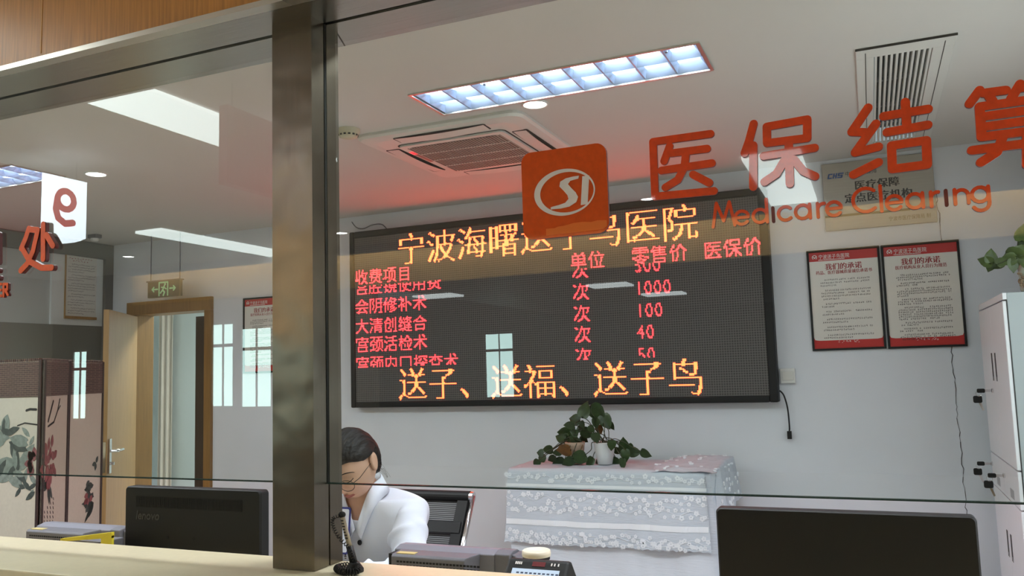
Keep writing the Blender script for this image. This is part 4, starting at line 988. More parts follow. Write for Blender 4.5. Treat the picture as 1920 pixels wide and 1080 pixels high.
# clothing shell
CK = [k for k in SK if k[:2] in ('pe', 'wa', 'ch', 'up', 'nk', 'sh', 'el', 'wr') and k != 'nkt']
RC = {'pel': (.185, .15), 'wai': (.16, .13), 'che': (.175, .130), 'upc': (.135, .108), 'nkb': .070, 'shL': .076, 'elL': .062, 'wrL': .044, 'shR': .076, 'elR': .062, 'wrR': .044}
CE_ = [e for e in ED if e[0] in CK and e[1] in CK]
v, f = sk_build(CK, CE_, RC, 3)
from mathutils import noise as _nz
def seg_t(p, a, b): ab = b-a; return max(0, min(1, (p-a).dot(ab)/ab.dot(ab)))
nv = []
for p in v:
    p = Vector(p); dsp = Vector((0, 0, 0)); cen = Vector((WX, 2.52, p.z))
    best = None
    for s in 'LR':
        for a, b in (('sh', 'el'), ('el', 'wr')):
            A, B = Vector(SK[a+s]), Vector(SK[b+s]); tt = seg_t(p, A, B); q = A.lerp(B, tt); dd = (p-q).length
            if dd < .085 and (best is None or dd < best[0]): best = (dd, q, tt, a)
    if best:
        n = (p-best[1]).normalized(); k = best[2]+(1 if best[3] == 'el' else 0)
        r = math.sin(2*PI*(k*3.4+.5*_nz.noise(p*8)+.9*(p.y-2.4)/.1*.25))
        dsp = n*(.015*(max(0, r)**3-.2)*(1 if k > .25 else k*4))
    else:
        n = (p-cen).normalized(); dsp = n*.006*_nz.noise(Vector((p.x*16, p.y*16, p.z*6)))
    nv.append(p+dsp)
zV = .915
keep = []
for q in f:
    c = sum((nv[i] for i in q), Vector())/len(q)
    if c.z > 1.015 and math.hypot(c.x-WX, c.y-2.468) < .066: continue
    if c.y < 2.47 and c.z > zV and abs(c.x-WX) < .055*(c.z-zV)/.10: continue
    keep.append(q)
mb = MB().add(nv, keep)
ctb = mb.build('white_coat', M['coat'], w, smooth=True); sd = ctb.modifiers.new('thick', 'SOLIDIFY'); sd.thickness = .004
sd2 = ctb.modifiers.new('sub', 'SUBSURF'); sd2.levels = 1; sd2.render_levels = 1
def front_y(x, z):      # the coat's front surface
    b = [p.y for p in nv if abs(p.x-x) < .03 and abs(p.z-z) < .03]; return min(b) if b else 2.42
# stand collar running round the neck and down both edges of the open front
for s in (-1, 1):
    pth = [(WX+s*.002, front_y(WX, .905)-.004, .905), (WX+s*.026, front_y(WX+s*.03, .95)-.004, .955), (WX+s*.052, 2.408, 1.005), (WX+s*.066, 2.435, 1.035), (WX+s*.066, 2.475, 1.050), (WX+s*.040, 2.512, 1.058), (WX, 2.522, 1.060)]
    P = smooth_path(pth, 8); mb = MB(); vs = []; hgt = .022
    for i, p in enumerate(P):
        t_ = i/(len(P)-1); hh = .004+hgt*min(1, t_*2.2); out = Vector((p.x-WX, p.y-2.46, 0)); out = out.normalized()*.004 if out.length > 1e-4 else Vector((0, .004, 0))
        up = Vector((-s*.010*min(1, t_*2), 0, hh)); dn_ = Vector((s*.020, 0, -.022))
        vs += [p+dn_+out, p+up+out, p+up-out*.3, p+dn_-out*.3]
    fs = []
    for i in range(len(P)-1):
        for e in range(4): fs.append((4*i+e, 4*i+(e+1) % 4, 4*i+4+(e+1) % 4, 4*i+4+e))
    mb.add(vs, fs); mb.build('collar', M['coat'], w, smooth=True)
MB().sphere((WX+.012, front_y(WX+.01, .868)-.004, .868), (.009, .004, .009)).build('coat_button', M['dark'], w, smooth=True)
mb = MB(); yb = front_y(WX-.05, .93)-.012
bdg = MB().prism(rrect(WX-.105, WX-.010, .835, .985, .008), lambda u, v_, ww: (u, yb-.02*(.985-v_)/.15-ww, v_), 0, .002).build('badge', M['badgeblue'], w)
MB().prism(rrect(WX-.099, WX-.016, .841, .979, .006), lambda u, v_, ww: (u, yb-.02*(.985-v_)/.15-ww, v_), .0021, .003).build('badge_card', M['badge'], bdg)
mb = MB()
for k, (a0, b0, a1, b1) in enumerate(((-.070, .957, -.034, .965), (-.068, .945, -.036, .953), (-.060, .928, -.040, .932), (-.060, .918, -.042, .922))): mb.prism([(WX+a0, b0), (WX+a1, b0), (WX+a1, b1), (WX+a0, b1)], lambda u, v_, ww: (u, yb-.02*(.985-v_)/.15-ww, v_), .0031, .0035)
mb.build('badge_print', M['plaqueblue'], bdg)
mb = MB(); rnd = random.Random(5); fy = front_y(WX+.06, .86)-.003
for q in range(16): x = WX+.048+rnd.uniform(0, .05); z = .848+rnd.uniform(0, .03); mb.box(x, x+rnd.uniform(.003, .008), fy-.001, fy, z, z+.003)
mb.build('stitched_name', M['ink'], ctb)
# trousers
TK = ['pel', 'hpL', 'knL', 'anL', 'hpR', 'knR', 'anR']; RT = {'pel': (.16, .13), 'hpL': .10, 'knL': .076, 'anL': .058, 'hpR': .10, 'knR': .076, 'anR': .058}
v, f = sk_build(TK, [e for e in ED if e[0] in TK and e[1] in TK], RT); MB().add(v, f).build('trousers', M['trouser'], w, smooth=True)
# hair: a cap drawn back from the forehead to a low bun
def hair_pt(a, b, c):
    x, f_, u = head_pt(a, b, c); d = Vector((a, b, c))
    lim = .062-max(0, .06-max(f_, 0))*.62
    if f_ < 0: lim = max(-.085, lim+2.3*f_)
    edge = (u-lim)/.014; s = max(0, min(1, edge*.5+.5)); s = s*s*(3-2*s)
    strands = .0016*math.sin(x*420+f_*60)+.0011*math.sin(x*900+c*9)
    off = -.010+s*(.024+strands+.004*max(0, c))
    if f_ > .02 and u < .02: off = -.012
    if abs(x) > .052 and -.045 < f_ < .03 and -.06 < u < .032: off = -.012
    return hw(x+a*off, f_+b*off, u+c*off)
v, f = head_mesh(hair_pt, 120, 90); mb = MB().add(v, f)
hb = hw(0, -.088, -.072); mb.sphere(tuple(hb), (.028, .026, .026), 24, 16)
hair = mb.build('hair', M['hair'], w, smooth=True)
mb = MB(); rnd = random.Random(9)
for k in range(5):
    p0 = Vector(hw(.073, -.035+rnd.uniform(-.01, .01), -.03)); pp = [p0+Vector((.004*i+rnd.uniform(-.003, .004), .004*i, -.008*i+rnd.uniform(-.006, .008))) for i in range(6)]
    mb.tube(smooth_path(pp, 4), .0003, 4)
mb.build('loose_strands', M['hair'], hair)
def on_face(x, u, lift=0.002):
    # march to the face surface at given x,u
    best = None
    for j in range(40):
        df = math.sqrt(max(0, 1-(x/.072)**2-(u/.112)**2))
        break
    q = head_pt(x/.072/(1-.30*max(0, -u/.112)**1.7), df, u/.112); return hw(x, q[1]+lift, u)
for s in (-1, 1):
    P = [on_face(s*xx, uu, .001) for xx, uu in ((.012, .028), (.022, .032), (.034, .033), (.046, .029), (.053, .023))]
    MB().tube(smooth_path(P, 4), [.0006+.0010*math.sin(PI*i/(4*4)) for i in range(4*4+1)], 6).build('eyebrow', M['hair'], w, smooth=True)
    P = [on_face(s*xx, uu, .001) for xx, uu in ((.017, .004), (.024, .0), (.032, -.001), (.040, .001), (.047, .006))]
    MB().tube(smooth_path(P, 4), .0013, 6).build('eyelashes', M['hair'], w, smooth=True)
mb = MB()
for u0, h_ in ((-.0575, .0042), (-.0685, .0050)):
    P = [on_face(xx, u0+(.0025*abs(xx)/.02 if u0 < -.06 else -.0035*abs(xx)/.02), .0005) for xx in (-.022, -.015, -.007, 0, .007, .015, .022)]
    mb.tube(smooth_path(P, 3), [max(.0008, h_*math.sin(PI*i/18)**.7) for i in range(19)], 8)
mb.build('lips', M['lip'], w, smooth=True)
mb = MB()
for s in (-1, 1):
    cx, cu, cf = s*.034, -.004, .098
    mb.tube([hw(cx+.0245*math.cos(t_), cf+.004-3.2*(cx+.0245*math.cos(t_))**2, cu+.0215*math.sin(t_)) for t_ in [2*PI*i/32 for i in range(33)]], .0010, 6)
    mb.tube([hw(s*.0585, .093, .004), hw(s*.072, .07, .007), hw(s*.077, .02, .012), hw(s*.077, -.012, .012), hw(s*.074, -.03, -.004)], .0011, 6)
mb.tube([hw(-.0095, .099, .002), hw(0, .104, .006), hw(.0095, .099, .002)], .001, 6)
mb.build('glasses', M['black'], w, smooth=True)
# ------------------------------------------------------------------ cloth covered table
t = thing('side_table', 'low table hidden under a plain white cloth against the back wall', 'table', (-1.38, 4.8, 0))
TX0, TX1, TY0, TY1, TZ = -1.955, -.79, 4.505, 5.04, .862
MB().box(TX0+.02, TX1-.02, TY0+.02, TY1-.02, .80, TZ-.012).build('table_top', M['desk'], t)
for x in (TX0+.05, TX1-.09):
    for y in (TY0+.05, TY1-.09): MB().box(x, x+.04, y, y+.04, 0, .80).build('leg', M['desk'], t)
def drape(x0, x1, prof, amp, nx=110, fl=0.0, seed=1, scal=0.0, scn=12, xs=None):
    """cloth laid along a profile of (y, z, looseness) points, as a grid"""
    P = []
    for (a, b) in zip(prof, prof[1:]):
        L = math.hypot(a[0]-b[0], a[1]-b[1]); n = max(2, int(L/.014))
        for k in range(n): f = k/n; P.append(tuple(a[i]+(b[i]-a[i])*f for i in range(3)))
    P.append(prof[-1]); vs = []; fs = []
    for j, (y, z, l) in enumerate(P):
        for i in range(nx+1):
            u = i/nx; x = x0+(x1-x0)*u; x += (u-.5)*2*fl*l
            n_ = _nz.noise(Vector((x*5, z*2.5, seed)))+.5*_nz.noise(Vector((x*13, z*4, seed+3)))
            yy = y-amp*l*n_-.012*l*l
            zz = z+(.006*_nz.noise(Vector((x*9, y*9, seed))) if l < .01 else 0)
            if j == len(P)-1 or l > .93: zz += scal*abs(math.sin(PI*u*scn))*(l-.9)/.1 if l > .9 else 0
            vs.append((x, yy, zz))
    for j in range(len(P)-1):
        for i in range(nx): fs.append((j*(nx+1)+i, j*(nx+1)+i+1, (j+1)*(nx+1)+i+1, (j+1)*(nx+1)+i))
    return MB().add(vs, fs)
mb = drape(TX0, TX1, [(TY1, TZ, 0), (TY0, TZ, 0), (TY0-.012, TZ-.02, .05), (TY0-.015, .012, 1)], .035, fl=.02, seed=2)
# the right side of the plain cloth
vs = []; fs = []; ny, nz_ = 24, 40
for j in range(nz_+1):
    z = TZ+.001-(TZ-.012)*j/nz_
    for i in range(ny+1):
        y = TY0-.055*min(1, j/4)+(TY1-TY0+.055*min(1, j/4))*i/ny; l = j/nz_; vs.append((TX1+.002+.05*l*abs(_nz.noise(Vector((y*6, z*2, 9)))), y, z))
for j in range(nz_):
    for i in range(ny): fs.append((j*(ny+1)+i, j*(ny+1)+i+1, (j+1)*(ny+1)+i+1, (j+1)*(ny+1)+i))
mb.add(vs, fs); mb.build('plain_cloth', M['plain'], t, smooth=True)

def flowers(mb, x0, x1, z0, z1, n, yf, seed):
    rnd = random.Random(seed)
    for k in range(n):
        x = x0+(x1-x0)*(k+rnd.random())/n; z = rnd.uniform(z0, z1); r = rnd.uniform(.0095, .015); a0 = rnd.uniform(0, 2)
        for q in range(5):
            a = a0+2*PI*q/5; c = (x+.62*r*math.cos(a), z+.62*r*math.sin(a)); y = yf(c[0], c[1])-.0035
            poly = [(c[0]+.44*r*math.cos(2*PI*i/7), c[1]+.44*r*math.sin(2*PI*i/7)) for i in range(7)]
            jw = rnd.uniform(0, .0009); mb.prism(poly, lambda u, v, w: (u, y-w, v), 0, .0010+jw)
    # wavy joining stems
    P = []
    for i in range(120):
        x = x0+(x1-x0)*i/119; z = (z0+z1)/2+(z1-z0)*.22*math.sin(x*46); P.append((x, yf(x, z)-.003, z))
    mb.tube(P, .0016, 5)
t = None
LP = [(TY1-.005, TZ+.006, 0), (TY0+.0, TZ+.006, 0), (TY0-.020, TZ-.012, .03), (TY0-.045, .452, 1.0)]
mb = drape(-1.972, -.845, LP, .030, fl=.022, seed=5, scal=.010, scn=26)
lace = mb.build('lace_cloth', M['lace'], None, smooth=True)
tag(lace, 'white flowered lace cloth hanging over the front of the covered table', 'tablecloth', 'lace cloths on the covered table')
pts_ = [Vector(p) for p in mb.v if p[1] < TY0-.01]
from mathutils import kdtree
kd = kdtree.KDTree(len(pts_))
for i, p in enumerate(pts_): kd.insert(Vector((p.x, 0, p.z)), i)
kd.balance()
def lace_y(x, z): return pts_[kd.find(Vector((x, 0, z)))[1]].y
mb = MB()
for z0, z1, n, sd_ in ((.80, .838, 46, 1), (.675, .735, 52, 2), (.625, .675, 52, 6), (.480, .525, 60, 3), (.462, .488, 44, 8)): flowers(mb, -1.985, -.835, z0, z1, n, lace_y, sd_)
mb.build('flower_embroidery', M['laceflower'], lace)
mb = MB()
for z0, z1 in ((.765, .782), (.555, .585)):
    n = 90; vs = []
    for i in range(n+1):
        x = -1.985+1.15*i/n; vs += [(x, lace_y(x, z0)-.003, z0), (x, lace_y(x, z1)-.003, z1)]
    mb.add(vs, [(2*i, 2*i+2, 2*i+3, 2*i+1) for i in range(n)])
mb.build('ribbon_band', M['laceflower'], lace)
# second lace piece bunched over the right end
vs = []; fs = []; nu, nv_ = 50, 44
for j in range(nv_+1):
    for i in range(nu+1):
        u, v = i/nu, j/nv_; y = 4.488+.532*u; s = v*.62         # s: distance along top then down the side
        if s < .36: x = -1.13+s; z = TZ+.016+.028*G_(u-.75, .35)*min(1, s/.15)
        else: x = -.77+.03*(s-.36)/.26+.012*_nz.noise(Vector((y*14, s*6, 4))); z = TZ+.016+.028*G_(u-.75, .35)-(s-.36)*.92
        z -= .014*max(0, 1-u/.12)
        if s >= .36: x -= .045*max(0, 1-u/.12); y -= .03*max(0, 1-u/.12)
        z += .010*_nz.noise(Vector((x*12, y*12, 2)))+.006*_nz.noise(Vector((x*26, y*26, 5)))
        y += -.03*(s/.62)*(1-u)
        vs.append((x, y, z))
for j in range(nv_):
    for i in range(nu): fs.append((j*(nu+1)+i, j*(nu+1)+i+1, (j+1)*(nu+1)+i+1, (j+1)*(nu+1)+i))
mb = MB().add(vs, fs); lc2 = mb.build('lace_cloth', M['lace'], None, smooth=True)
tag(lc2, 'crumpled white lace cloth over the right end of the covered table', 'tablecloth', 'lace cloths on the covered table')
kd2 = kdtree.KDTree(len(vs))
for i, p in enumerate(vs): kd2.insert(Vector(p), i)
kd2.balance(); mb = MB(); rnd = random.Random(8)
for k in range(60):
    i = rnd.randrange(0, len(vs)); p = Vector(vs[i]); r = rnd.uniform(.009, .014); a0 = rnd.uniform(0, 2)
    for q in range(5):
        a = a0+2*PI*q/5; mb.sphere((p.x+(.6*r*math.cos(a) if p.z > TZ else .002), p.y+.6*r*math.cos(a)*(0 if p.z > TZ else 1)+(.6*r*math.sin(a) if p.z > TZ else 0), p.z+.002+(0 if p.z > TZ else .6*r*math.sin(a))), (.42*r, .42*r, .42*r), 6, 4)
mb.build('flower_embroidery', M['laceflower'], lc2)

# ------------------------------------------------------------------ trailing pothos on the table
def leaf(mb, x, y, z, L, ang, rnd, tilt=.5):
    """heart shaped leaf with a folded midrib, its tip pointing at ang degrees (clockwise from +X) as seen from the lobby"""
    a = math.radians(ang); T = Vector((math.cos(a), 0, -math.sin(a))); W = Vector((math.sin(a), 0, math.cos(a)))
    N = Vector((0, -1, 0)); tw = rnd.uniform(-tilt, tilt); T = (T+N*rnd.uniform(-.35, .45)).normalized(); W = (W+N*tw).normalized(); N = T.cross(W); N = N if N.y < 0 else -N
    C = Vector((x, y, z)); out = [(-.40, .0), (-.5, .16), (-.44, .33), (-.25, .42), (0, .40), (.22, .29), (.40, .13), (.55, 0)]
    vs = []; fs = []
    for k, (u, v) in enumerate(out):
        bend = -.18*(u+.4)**2
        vs += [C+T*(u*L)+N*(bend*L), C+T*(u*L)+W*(v*L*.5)+N*((bend+.07)*L), C+T*(u*L)+W*(v*L)+N*((bend+.05)*L), C+T*(u*L)-W*(v*L*.5)+N*((bend+.07)*L), C+T*(u*L)-W*(v*L)+N*((bend+.05)*L)]
    for k in range(len(out)-1):
        i, j = 5*k, 5*k+5
        fs += [(i, j, j+1, i+1), (i+1, j+1, j+2, i+2), (i+3, j+3, j, i), (i+4, j+4, j+3, i+3)]
    mb.add(vs, fs); return C-T*(L*.42)
def plant(t, leaves, m, origin, rnd, stems):
    mb = MB()
    for (x, y, z, L, a) in leaves:
        b = leaf(mb, x, y, z, L, a, rnd); stems.append(b)
    mb.build('leaves', m, t, smooth=True)
pc = (-1.452, 4.70, TZ+.012)
t1 = thing('potted_plant', 'trailing pothos in a white pot on the lace cloth', 'plant', pc)
MB().lathe([(.0005, 0), (.042, 0), (.055, .07), (.062, .118), (.066, .124), (.060, .126), (.055, .112), (.0005, .110)], pc, 28).build('pot', M['pot'], t1, smooth=True)
rnd = random.Random(4); stems = []
plant(t1, [l for l in PLEAF if l[0] > -1.60], M['leaf'], pc, rnd, stems)
plant(t1, PBROWN[2:], M['leafb'], pc, rnd, stems)
def stems_mesh(o, ends, t, seed):
    rnd = random.Random(seed); mb = MB(); O = Vector(o)
    for e in ends:
        m1 = O.lerp(e, .35)+Vector((rnd.uniform(-.03, .03), rnd.uniform(-.03, .02), .03+.1*max(0, O.z-e.z))); m2 = O.lerp(e, .75)+Vector((rnd.uniform(-.015, .015), rnd.uniform(-.02, .02), .015))
        mb.tube(smooth_path([O+Vector((rnd.uniform(-.03, .03), rnd.uniform(-.03, .03), 0)), m1, m2, e], 6), .0024, 6)
    mb.build('stems', M['stem'], t, smooth=True)
stems_mesh((pc[0], pc[1], pc[2]+.112), stems, t1, 1)
pc2 = (-1.632, 4.70, TZ+.012)
t2 = thing('potted_plant', 'smaller pothos in a beige pot left of the white pot', 'plant', pc2)
MB().lathe([(.0005, 0), (.044, 0), (.056, .10), (.060, .124), (.056, .126), (.052, .114), (.0005, .112)], pc2, 28).build('pot', M['potb'], t2, smooth=True)
stems = []; plant(t2, [l for l in PLEAF if l[0] <= -1.60], M['leaf'], pc2, rnd, stems); plant(t2, PBROWN[:2], M['leafb'], pc2, rnd, stems)
stems_mesh((pc2[0], pc2[1], pc2[2]+.112), stems, t2, 2)

# ------------------------------------------------------------------ filing cabinet with keys and a vase
cx0, cy0, cy1, cz = .54, 4.055, 4.905, 1.691
t = thing('filing_cabinet', 'tall pale metal filing cabinet at the right picture edge', 'cabinet', (.74, 4.48, 0))
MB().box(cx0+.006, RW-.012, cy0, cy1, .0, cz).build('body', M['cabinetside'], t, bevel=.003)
ym = (cy0+cy1)/2
def face(y0, y1, z0, z1, name): return MB().box(cx0-.012, cx0+.006, y0, y1, z0, z1).build(name, M['cabinet'], t, bevel=.003)
MB().box(cx0-.010, cx0+.006, cy0+.001, cy1-.001, 1.662, cz).build('top_rail', M['cabinet'], t, bevel=.002)
MB().box(cx0+.002, cx0+.0065, cy0+.001, cy1-.001, .03, 1.66).build('shadow_gap', M['line'], t)
for a, b in ((cy0+.002, ym-.0015), (ym+.0015, cy1-.002)):
    up = face(a, b, .948, 1.656, 'upper_door'); dr = face(a, b, .785, .942, 'drawer'); lo = face(a, b, .05, .779, 'lower_door')
    yy = b-.055 if b < cy1-.01 else a+.055
    for o, z0, z1 in ((up, 1.31, 1.44), (lo, .50, .62)):
        mb = MB(); 
        mb.box(cx0-.0135, cx0-.0118, yy-.016, yy-.011, z0, z1).box(cx0-.0135, cx0-.0118, yy+.011, yy+.016, z0, z1).box(cx0-.0128, cx0-.0119, yy-.011, yy+.011, z0+.02, z1)
        mb.build('recess_handle', M['line'], o)
    MB().box(cx0-.013, cx0-.0118, a+.15, a+.25, .805, .845).build('label_holder', mat('label_grey', rgb(160, 160, 164), .4) if 'lbl' not in M else M['lbl'], dr)
M['lbl'] = M['white']
def key(y, z, label):
    t = thing('cabinet_key', label, 'key', (cx0-.012, y, z), 'keys in the cabinet locks')
    MB().cyl((cx0-.0125, y, z), (cx0-.020, y, z), .011).build('lock_collar', M['chrome'], t)
    MB().box(cx0-.050, cx0-.020, y-.002, y+.002, z-.006, z+.006).build('key_blade', M['chrome'], t)
    MB().prism(rrect(cx0-.082, cx0-.048, z-.010, z+.010, .006), lambda u, v, w: (u, y+w, v), -.004, .004).build('key_head', M['black'], t)
    mb = MB().tube([(cx0-.076+.012*math.cos(2*PI*i/16), y-.002, z-.014+.012*math.sin(2*PI*i/16)) for i in range(17)], .0012, 6); mb.build('ring', M['chrome'], t, smooth=True)
    MB().prism(rrect(cx0-.100, cx0-.062, z-.058, z-.024, .008), lambda u, v, w: (u, y+.004+w, v), -.003, .003).build('spare_key_head', M['black'], t)
    mb = MB().add([(cx0-.078, y+.003, z-.057), (cx0-.066, y+.003, z-.060), (cx0-.056, y+.003, z-.092), (cx0-.064, y+.003, z-.095), (cx0-.078, y+.006, z-.057), (cx0-.066, y+.006, z-.060), (cx0-.056, y+.006, z-.092), (cx0-.064, y+.006, z-.095)],
                  [(0,1,2,3),(7,6,5,4),(0,4,5,1),(1,5,6,2),(2,6,7,3),(3,7,4,0)]); mb.build('spare_key_blade', M['chrome'], t)
key(4.585, 1.262, 'key hanging from the upper door lock of the cabinet')
key(4.855, .888, 'key hanging from the far drawer lock of the cabinet')
key(4.44, .880, 'key hanging from the near drawer lock of the cabinet')
vc = (.645, 4.10, cz)
t = thing('glass_vase', 'glass vase of pothos cuttings on top of the filing cabinet', 'vase', vc)
MB().lathe([(.0005, .001), (.036, .001), (.040, .01), (.044, .13), (.046, .15)], vc, 28).build('vase', mat('vase_glass', rgb(176, 184, 170), .08, trans=.0, spec=.8, coat=.5), t, smooth=True)
mb = MB(); rnd = random.Random(12)
for k in range(30): mb.sphere((vc[0]-.03+rnd.uniform(-.018, .03), vc[1]-.043+rnd.uniform(-.003, .006), vc[2]+.02+rnd.uniform(0, .06)), .006, 6, 5)
mb.build('pebbles', mat('vase_pebbles', rgb(120, 100, 76), .5, noise=.4, nscale=60), t)
stems = []; plant(t, VLEAF, M['leafl'], vc, rnd, stems); plant(t, [(.66, 4.14, cz+.22, .09, 20), (.70, 4.08, cz+.20, .09, -30), (.63, 4.06, cz+.25, .08, -80), (.71, 4.12, cz+.14, .09, 60)], M['leafl'], vc, rnd, stems)
stems_mesh((vc[0], vc[1], vc[2]+.13), stems, t, 5)

# ------------------------------------------------------------------ folding screen with a painted peony
t = thing('folding_screen', 'folding screen with woven cane top and a painted red peony', 'screen', (-4.5, 3.6, 0))
SP = [(-4.752, 3.30), (-4.306, 3.30), (-4.566, 3.665), (-4.742, 4.07)]; SH = 1.565; WB = 1.362
rnd = random.Random(21)
def onpanel(a, b):
    A = Vector((a[0], a[1], 0)); B = Vector((b[0], b[1], 0)); d = (B-A); L = d.length; d /= L; n = Vector((d.y, -d.x, 0))
    cam = Vector((0, 0, 0))
    if n.dot(cam-A) < 0: n = -n
    return L, lambda u, v, w: tuple(A+d*u+n*w+Vector((0, 0, v)))
def petal(mb, fn, cx, cz, L, W, ang, w):
    a = math.radians(ang); c, s = math.cos(a), math.sin(a)
    p = [(0, 0), (.25, .42), (.55, .5), (.82, .28), (1, 0), (.82, -.28), (.55, -.5), (.25, -.42)]
    mb.prism([(cx+(u*L*c-v*W*s), cz+(u*L*s+v*W*c)) for u, v in p], fn, w, w+.0006)
for k in range(3):
    L, fn = onpanel(SP[k], SP[k+1])
    pn = MB().prism([(0, .06), (L, .06), (L, SH), (0, SH)], fn, -.008, .008).build('screen_panel', M['cream_panel'], t)
    mbw = MB().prism([(.006, WB), (L-.006, WB), (L-.006, SH-.006), (.006, SH-.006)], fn, .0085, .0125)
    wv_ = mbw.build('woven_band', M['woven'], pn)
    mb = MB()
    for x in (0, L-.018): mb.prism([(x, .03), (x+.018, .03), (x+.018, SH+.004), (x, SH+.004)], fn, -.014, .014)
    mb.build('edge_binding', M['wovenedge'], pn)
    mb = MB(); x = .02
    while x < L-.02: mb.prism([(x, SH-.004), (x+.009, SH-.004), (x+.007, SH+.014), (x+.002, SH+.014)], fn, -.010, .012); x += .0165
    mb.build('cane_ends', M['woven'], pn)
    ml, md_, mr, mk = MB(), MB(), MB(), MB()
    if k == 0:
        for (cx, cz_, n, R) in ((.20, 1.13, 9, .17), (.13, 1.165, 6, .12), (.34, 1.11, 5, .10), (.26, .97, 12, .17), (.16, .93, 8, .14), (.33, .88, 7, .12), (.42, .86, 5, .10), (.10, .90, 6, .14)):
            for q in range(n):
                a = rnd.uniform(-50, 230); l = R*rnd.uniform(.55, 1); cc = (cx+rnd.uniform(-.03, .03), cz_+rnd.uniform(-.03, .03))
                ex_ = cc[0]+l*math.cos(math.radians(a))
                if ex_ > L-.02 or ex_ < .0: continue
                petal(ml if rnd.random() < .6 else md_, fn, cc[0], cc[1], l, l*.36, a, .009+.0002*q)
        for q in range(10): petal(mr, fn, L-.045+rnd.uniform(-.02, .01), 1.00+rnd.uniform(-.03, .03), .06, .04, rnd.uniform(90, 270), .0115)
        capsule(mk, [(.26, 1.20), (.32, 1.215), (.42, 1.205)], .004, fn, .009, .0095); capsule(mk, [(.33, 1.285), (.36, 1.292), (.41, 1.29)], .007, fn, .009, .0095)
    if k == 1:
        for q in range(34):
            a = rnd.uniform(0, 360); r = rnd.uniform(0, .09); petal(mr, fn, .11+r*math.cos(math.radians(a)), .985+1.25*r*math.sin(math.radians(a)), rnd.uniform(.05, .08), .045, a+rnd.uniform(-30, 30), .009+.0001*q)
        for q in range(7): petal(md_, fn, .10, .87, rnd.uniform(.08, .14), .04, rnd.uniform(150, 330), .009)
        capsule(mk, [(.08, 1.22), (.13, 1.29), (.16, 1.33)], .009, fn, .009, .0095); capsule(mk, [(.08, 1.19), (.18, 1.21), (.24, 1.27), (.28, 1.34)], .006, fn, .009, .0095); capsule(mk, [(.24, 1.27), (.29, 1.30)], .005, fn, .009, .0095)
        for c_ in range(4):
            z = .72-.012*c_
            while z > .52-.03*c_: capsule(mk, [(.05+.05*c_, z+.03*c_), (.058+.05*c_, z-.012+.03*c_)], .0035, fn, .009, .0095); z -= .026
    if k == 2:
        for q in range(14): petal(md_, fn, .30+rnd.uniform(-.04, .06), .76+rnd.uniform(-.12, .09), rnd.uniform(.05, .09), .03, rnd.uniform(120, 260), .009)
        for q in range(6): petal(mr, fn, .30+rnd.uniform(-.05, .03), .70+rnd.uniform(-.02, .04), .05, .035, rnd.uniform(0, 360), .0098)
        for q in range(8): petal(md_, fn, .34, .66, rnd.uniform(.08, .16), .035, rnd.uniform(170, 240), .0095)
        for q in range(3): petal(md_, fn, .36, .91, .05, .03, rnd.uniform(0, 360), .0095)
    for m_, mm, nm in ((ml, 'peonyl', 'painted_leaves'), (md_, 'peonyd', 'painted_dark_leaves'), (mr, 'peonyr', 'painted_flower'), (mk, 'peonyk', 'painted_branch')):
        if m_.v: m_.build(nm, M[mm], pn)

# ------------------------------------------------------------------ the lobby on this side of the glass
LBY = -3.45
struct('ceiling_lobby', MB().box(-8.4, 3.6, LBY, 1.405, CE, CE+.1), M['ceil'])
struct('wall_lobby_left', MB().box(-8.5, -8.4, -8.5, 1.5, 0, CE), M['lobbywall'])
struct('wall_lobby_right', MB().box(3.6, 3.7, -8.5, 1.5, 0, CE), M['lobbywall'])
struct('wall_front_left', MB().box(-8.4, -4.6, 1.43, 1.68, 0, 3.0), M['lobbywall'])
struct('wall_front_right', MB().box(1.6, 3.6, 1.43, 1.68, 0, 3.0).box(RW+.11, 3.6, 1.69, 1.8, 0, 3.0), M['lobbywall'])
fb = struct('wall_lobby_back', MB().box(-8.4, -4.2, LBY-.1, LBY, 0, CE), mat('lobby_back_paint', rgb(120, 112, 106), .6))
MB().box(-7.2, 3.6, LBY-.08, LBY+.003, 2.245, CE).build('wood_band', mat('lobby_wood_band', rgb(196, 168, 122), .5, noise=.08, nscale=12, stretch=(6, 6, .4)), fb)
struct('ceiling_lobby_low', MB().box(-4.2, 3.6, -8.5, LBY-.08, 2.245, 2.3), M['lobbydark'])
struct('wall_lobby_far', MB().box(-8.4, 3.6, -8.6, -8.5, 0, CE), M['lobbydark'])
t = thing('cove_light', 'warm strip light above the wooden band across the lobby', 'ceiling light', (-2.4, LBY, CE))
MB().box(-7.15, 3.5, LBY+.14, LBY+.165, CE-.022, CE-.003).build('strip', M['cove'], t)
MB().box(-7.2, 3.6, LBY+.2, LBY+.21, CE-.075, CE).build('shield', M['ceil'], t)
M['lobbyfill'] = mat('lobby_fill_panel', (1, 1, 1, 1), 0.5, emit=(1, .97, .90, 1), estr=11.0)  # for the panels added out of view to brighten the lobby
M['officefill'] = mat('office_fill_panel', (1, 1, 1, 1), 0.5, emit=(.90, .96, 1.0, 1), estr=24.0)  # for the hidden panels added to raise the office light
M['fardim'] = mat('far_dim_panel', (1, 1, 1, 1), 0.5, emit=(.9, .97, 1, 1), estr=3.0)
PL = [(-.60, -.28, -3.35, -1.70), (-2.91, -2.58, -.60, 1.20), (-5.20, -4.93, -3.35, -1.65), (2.3, 2.6, -2.4, -1.2), (-6.8, -5.6, .1, .4), (2.0, 3.2, .2, .5)]  # the last three are fill panels added outside the view
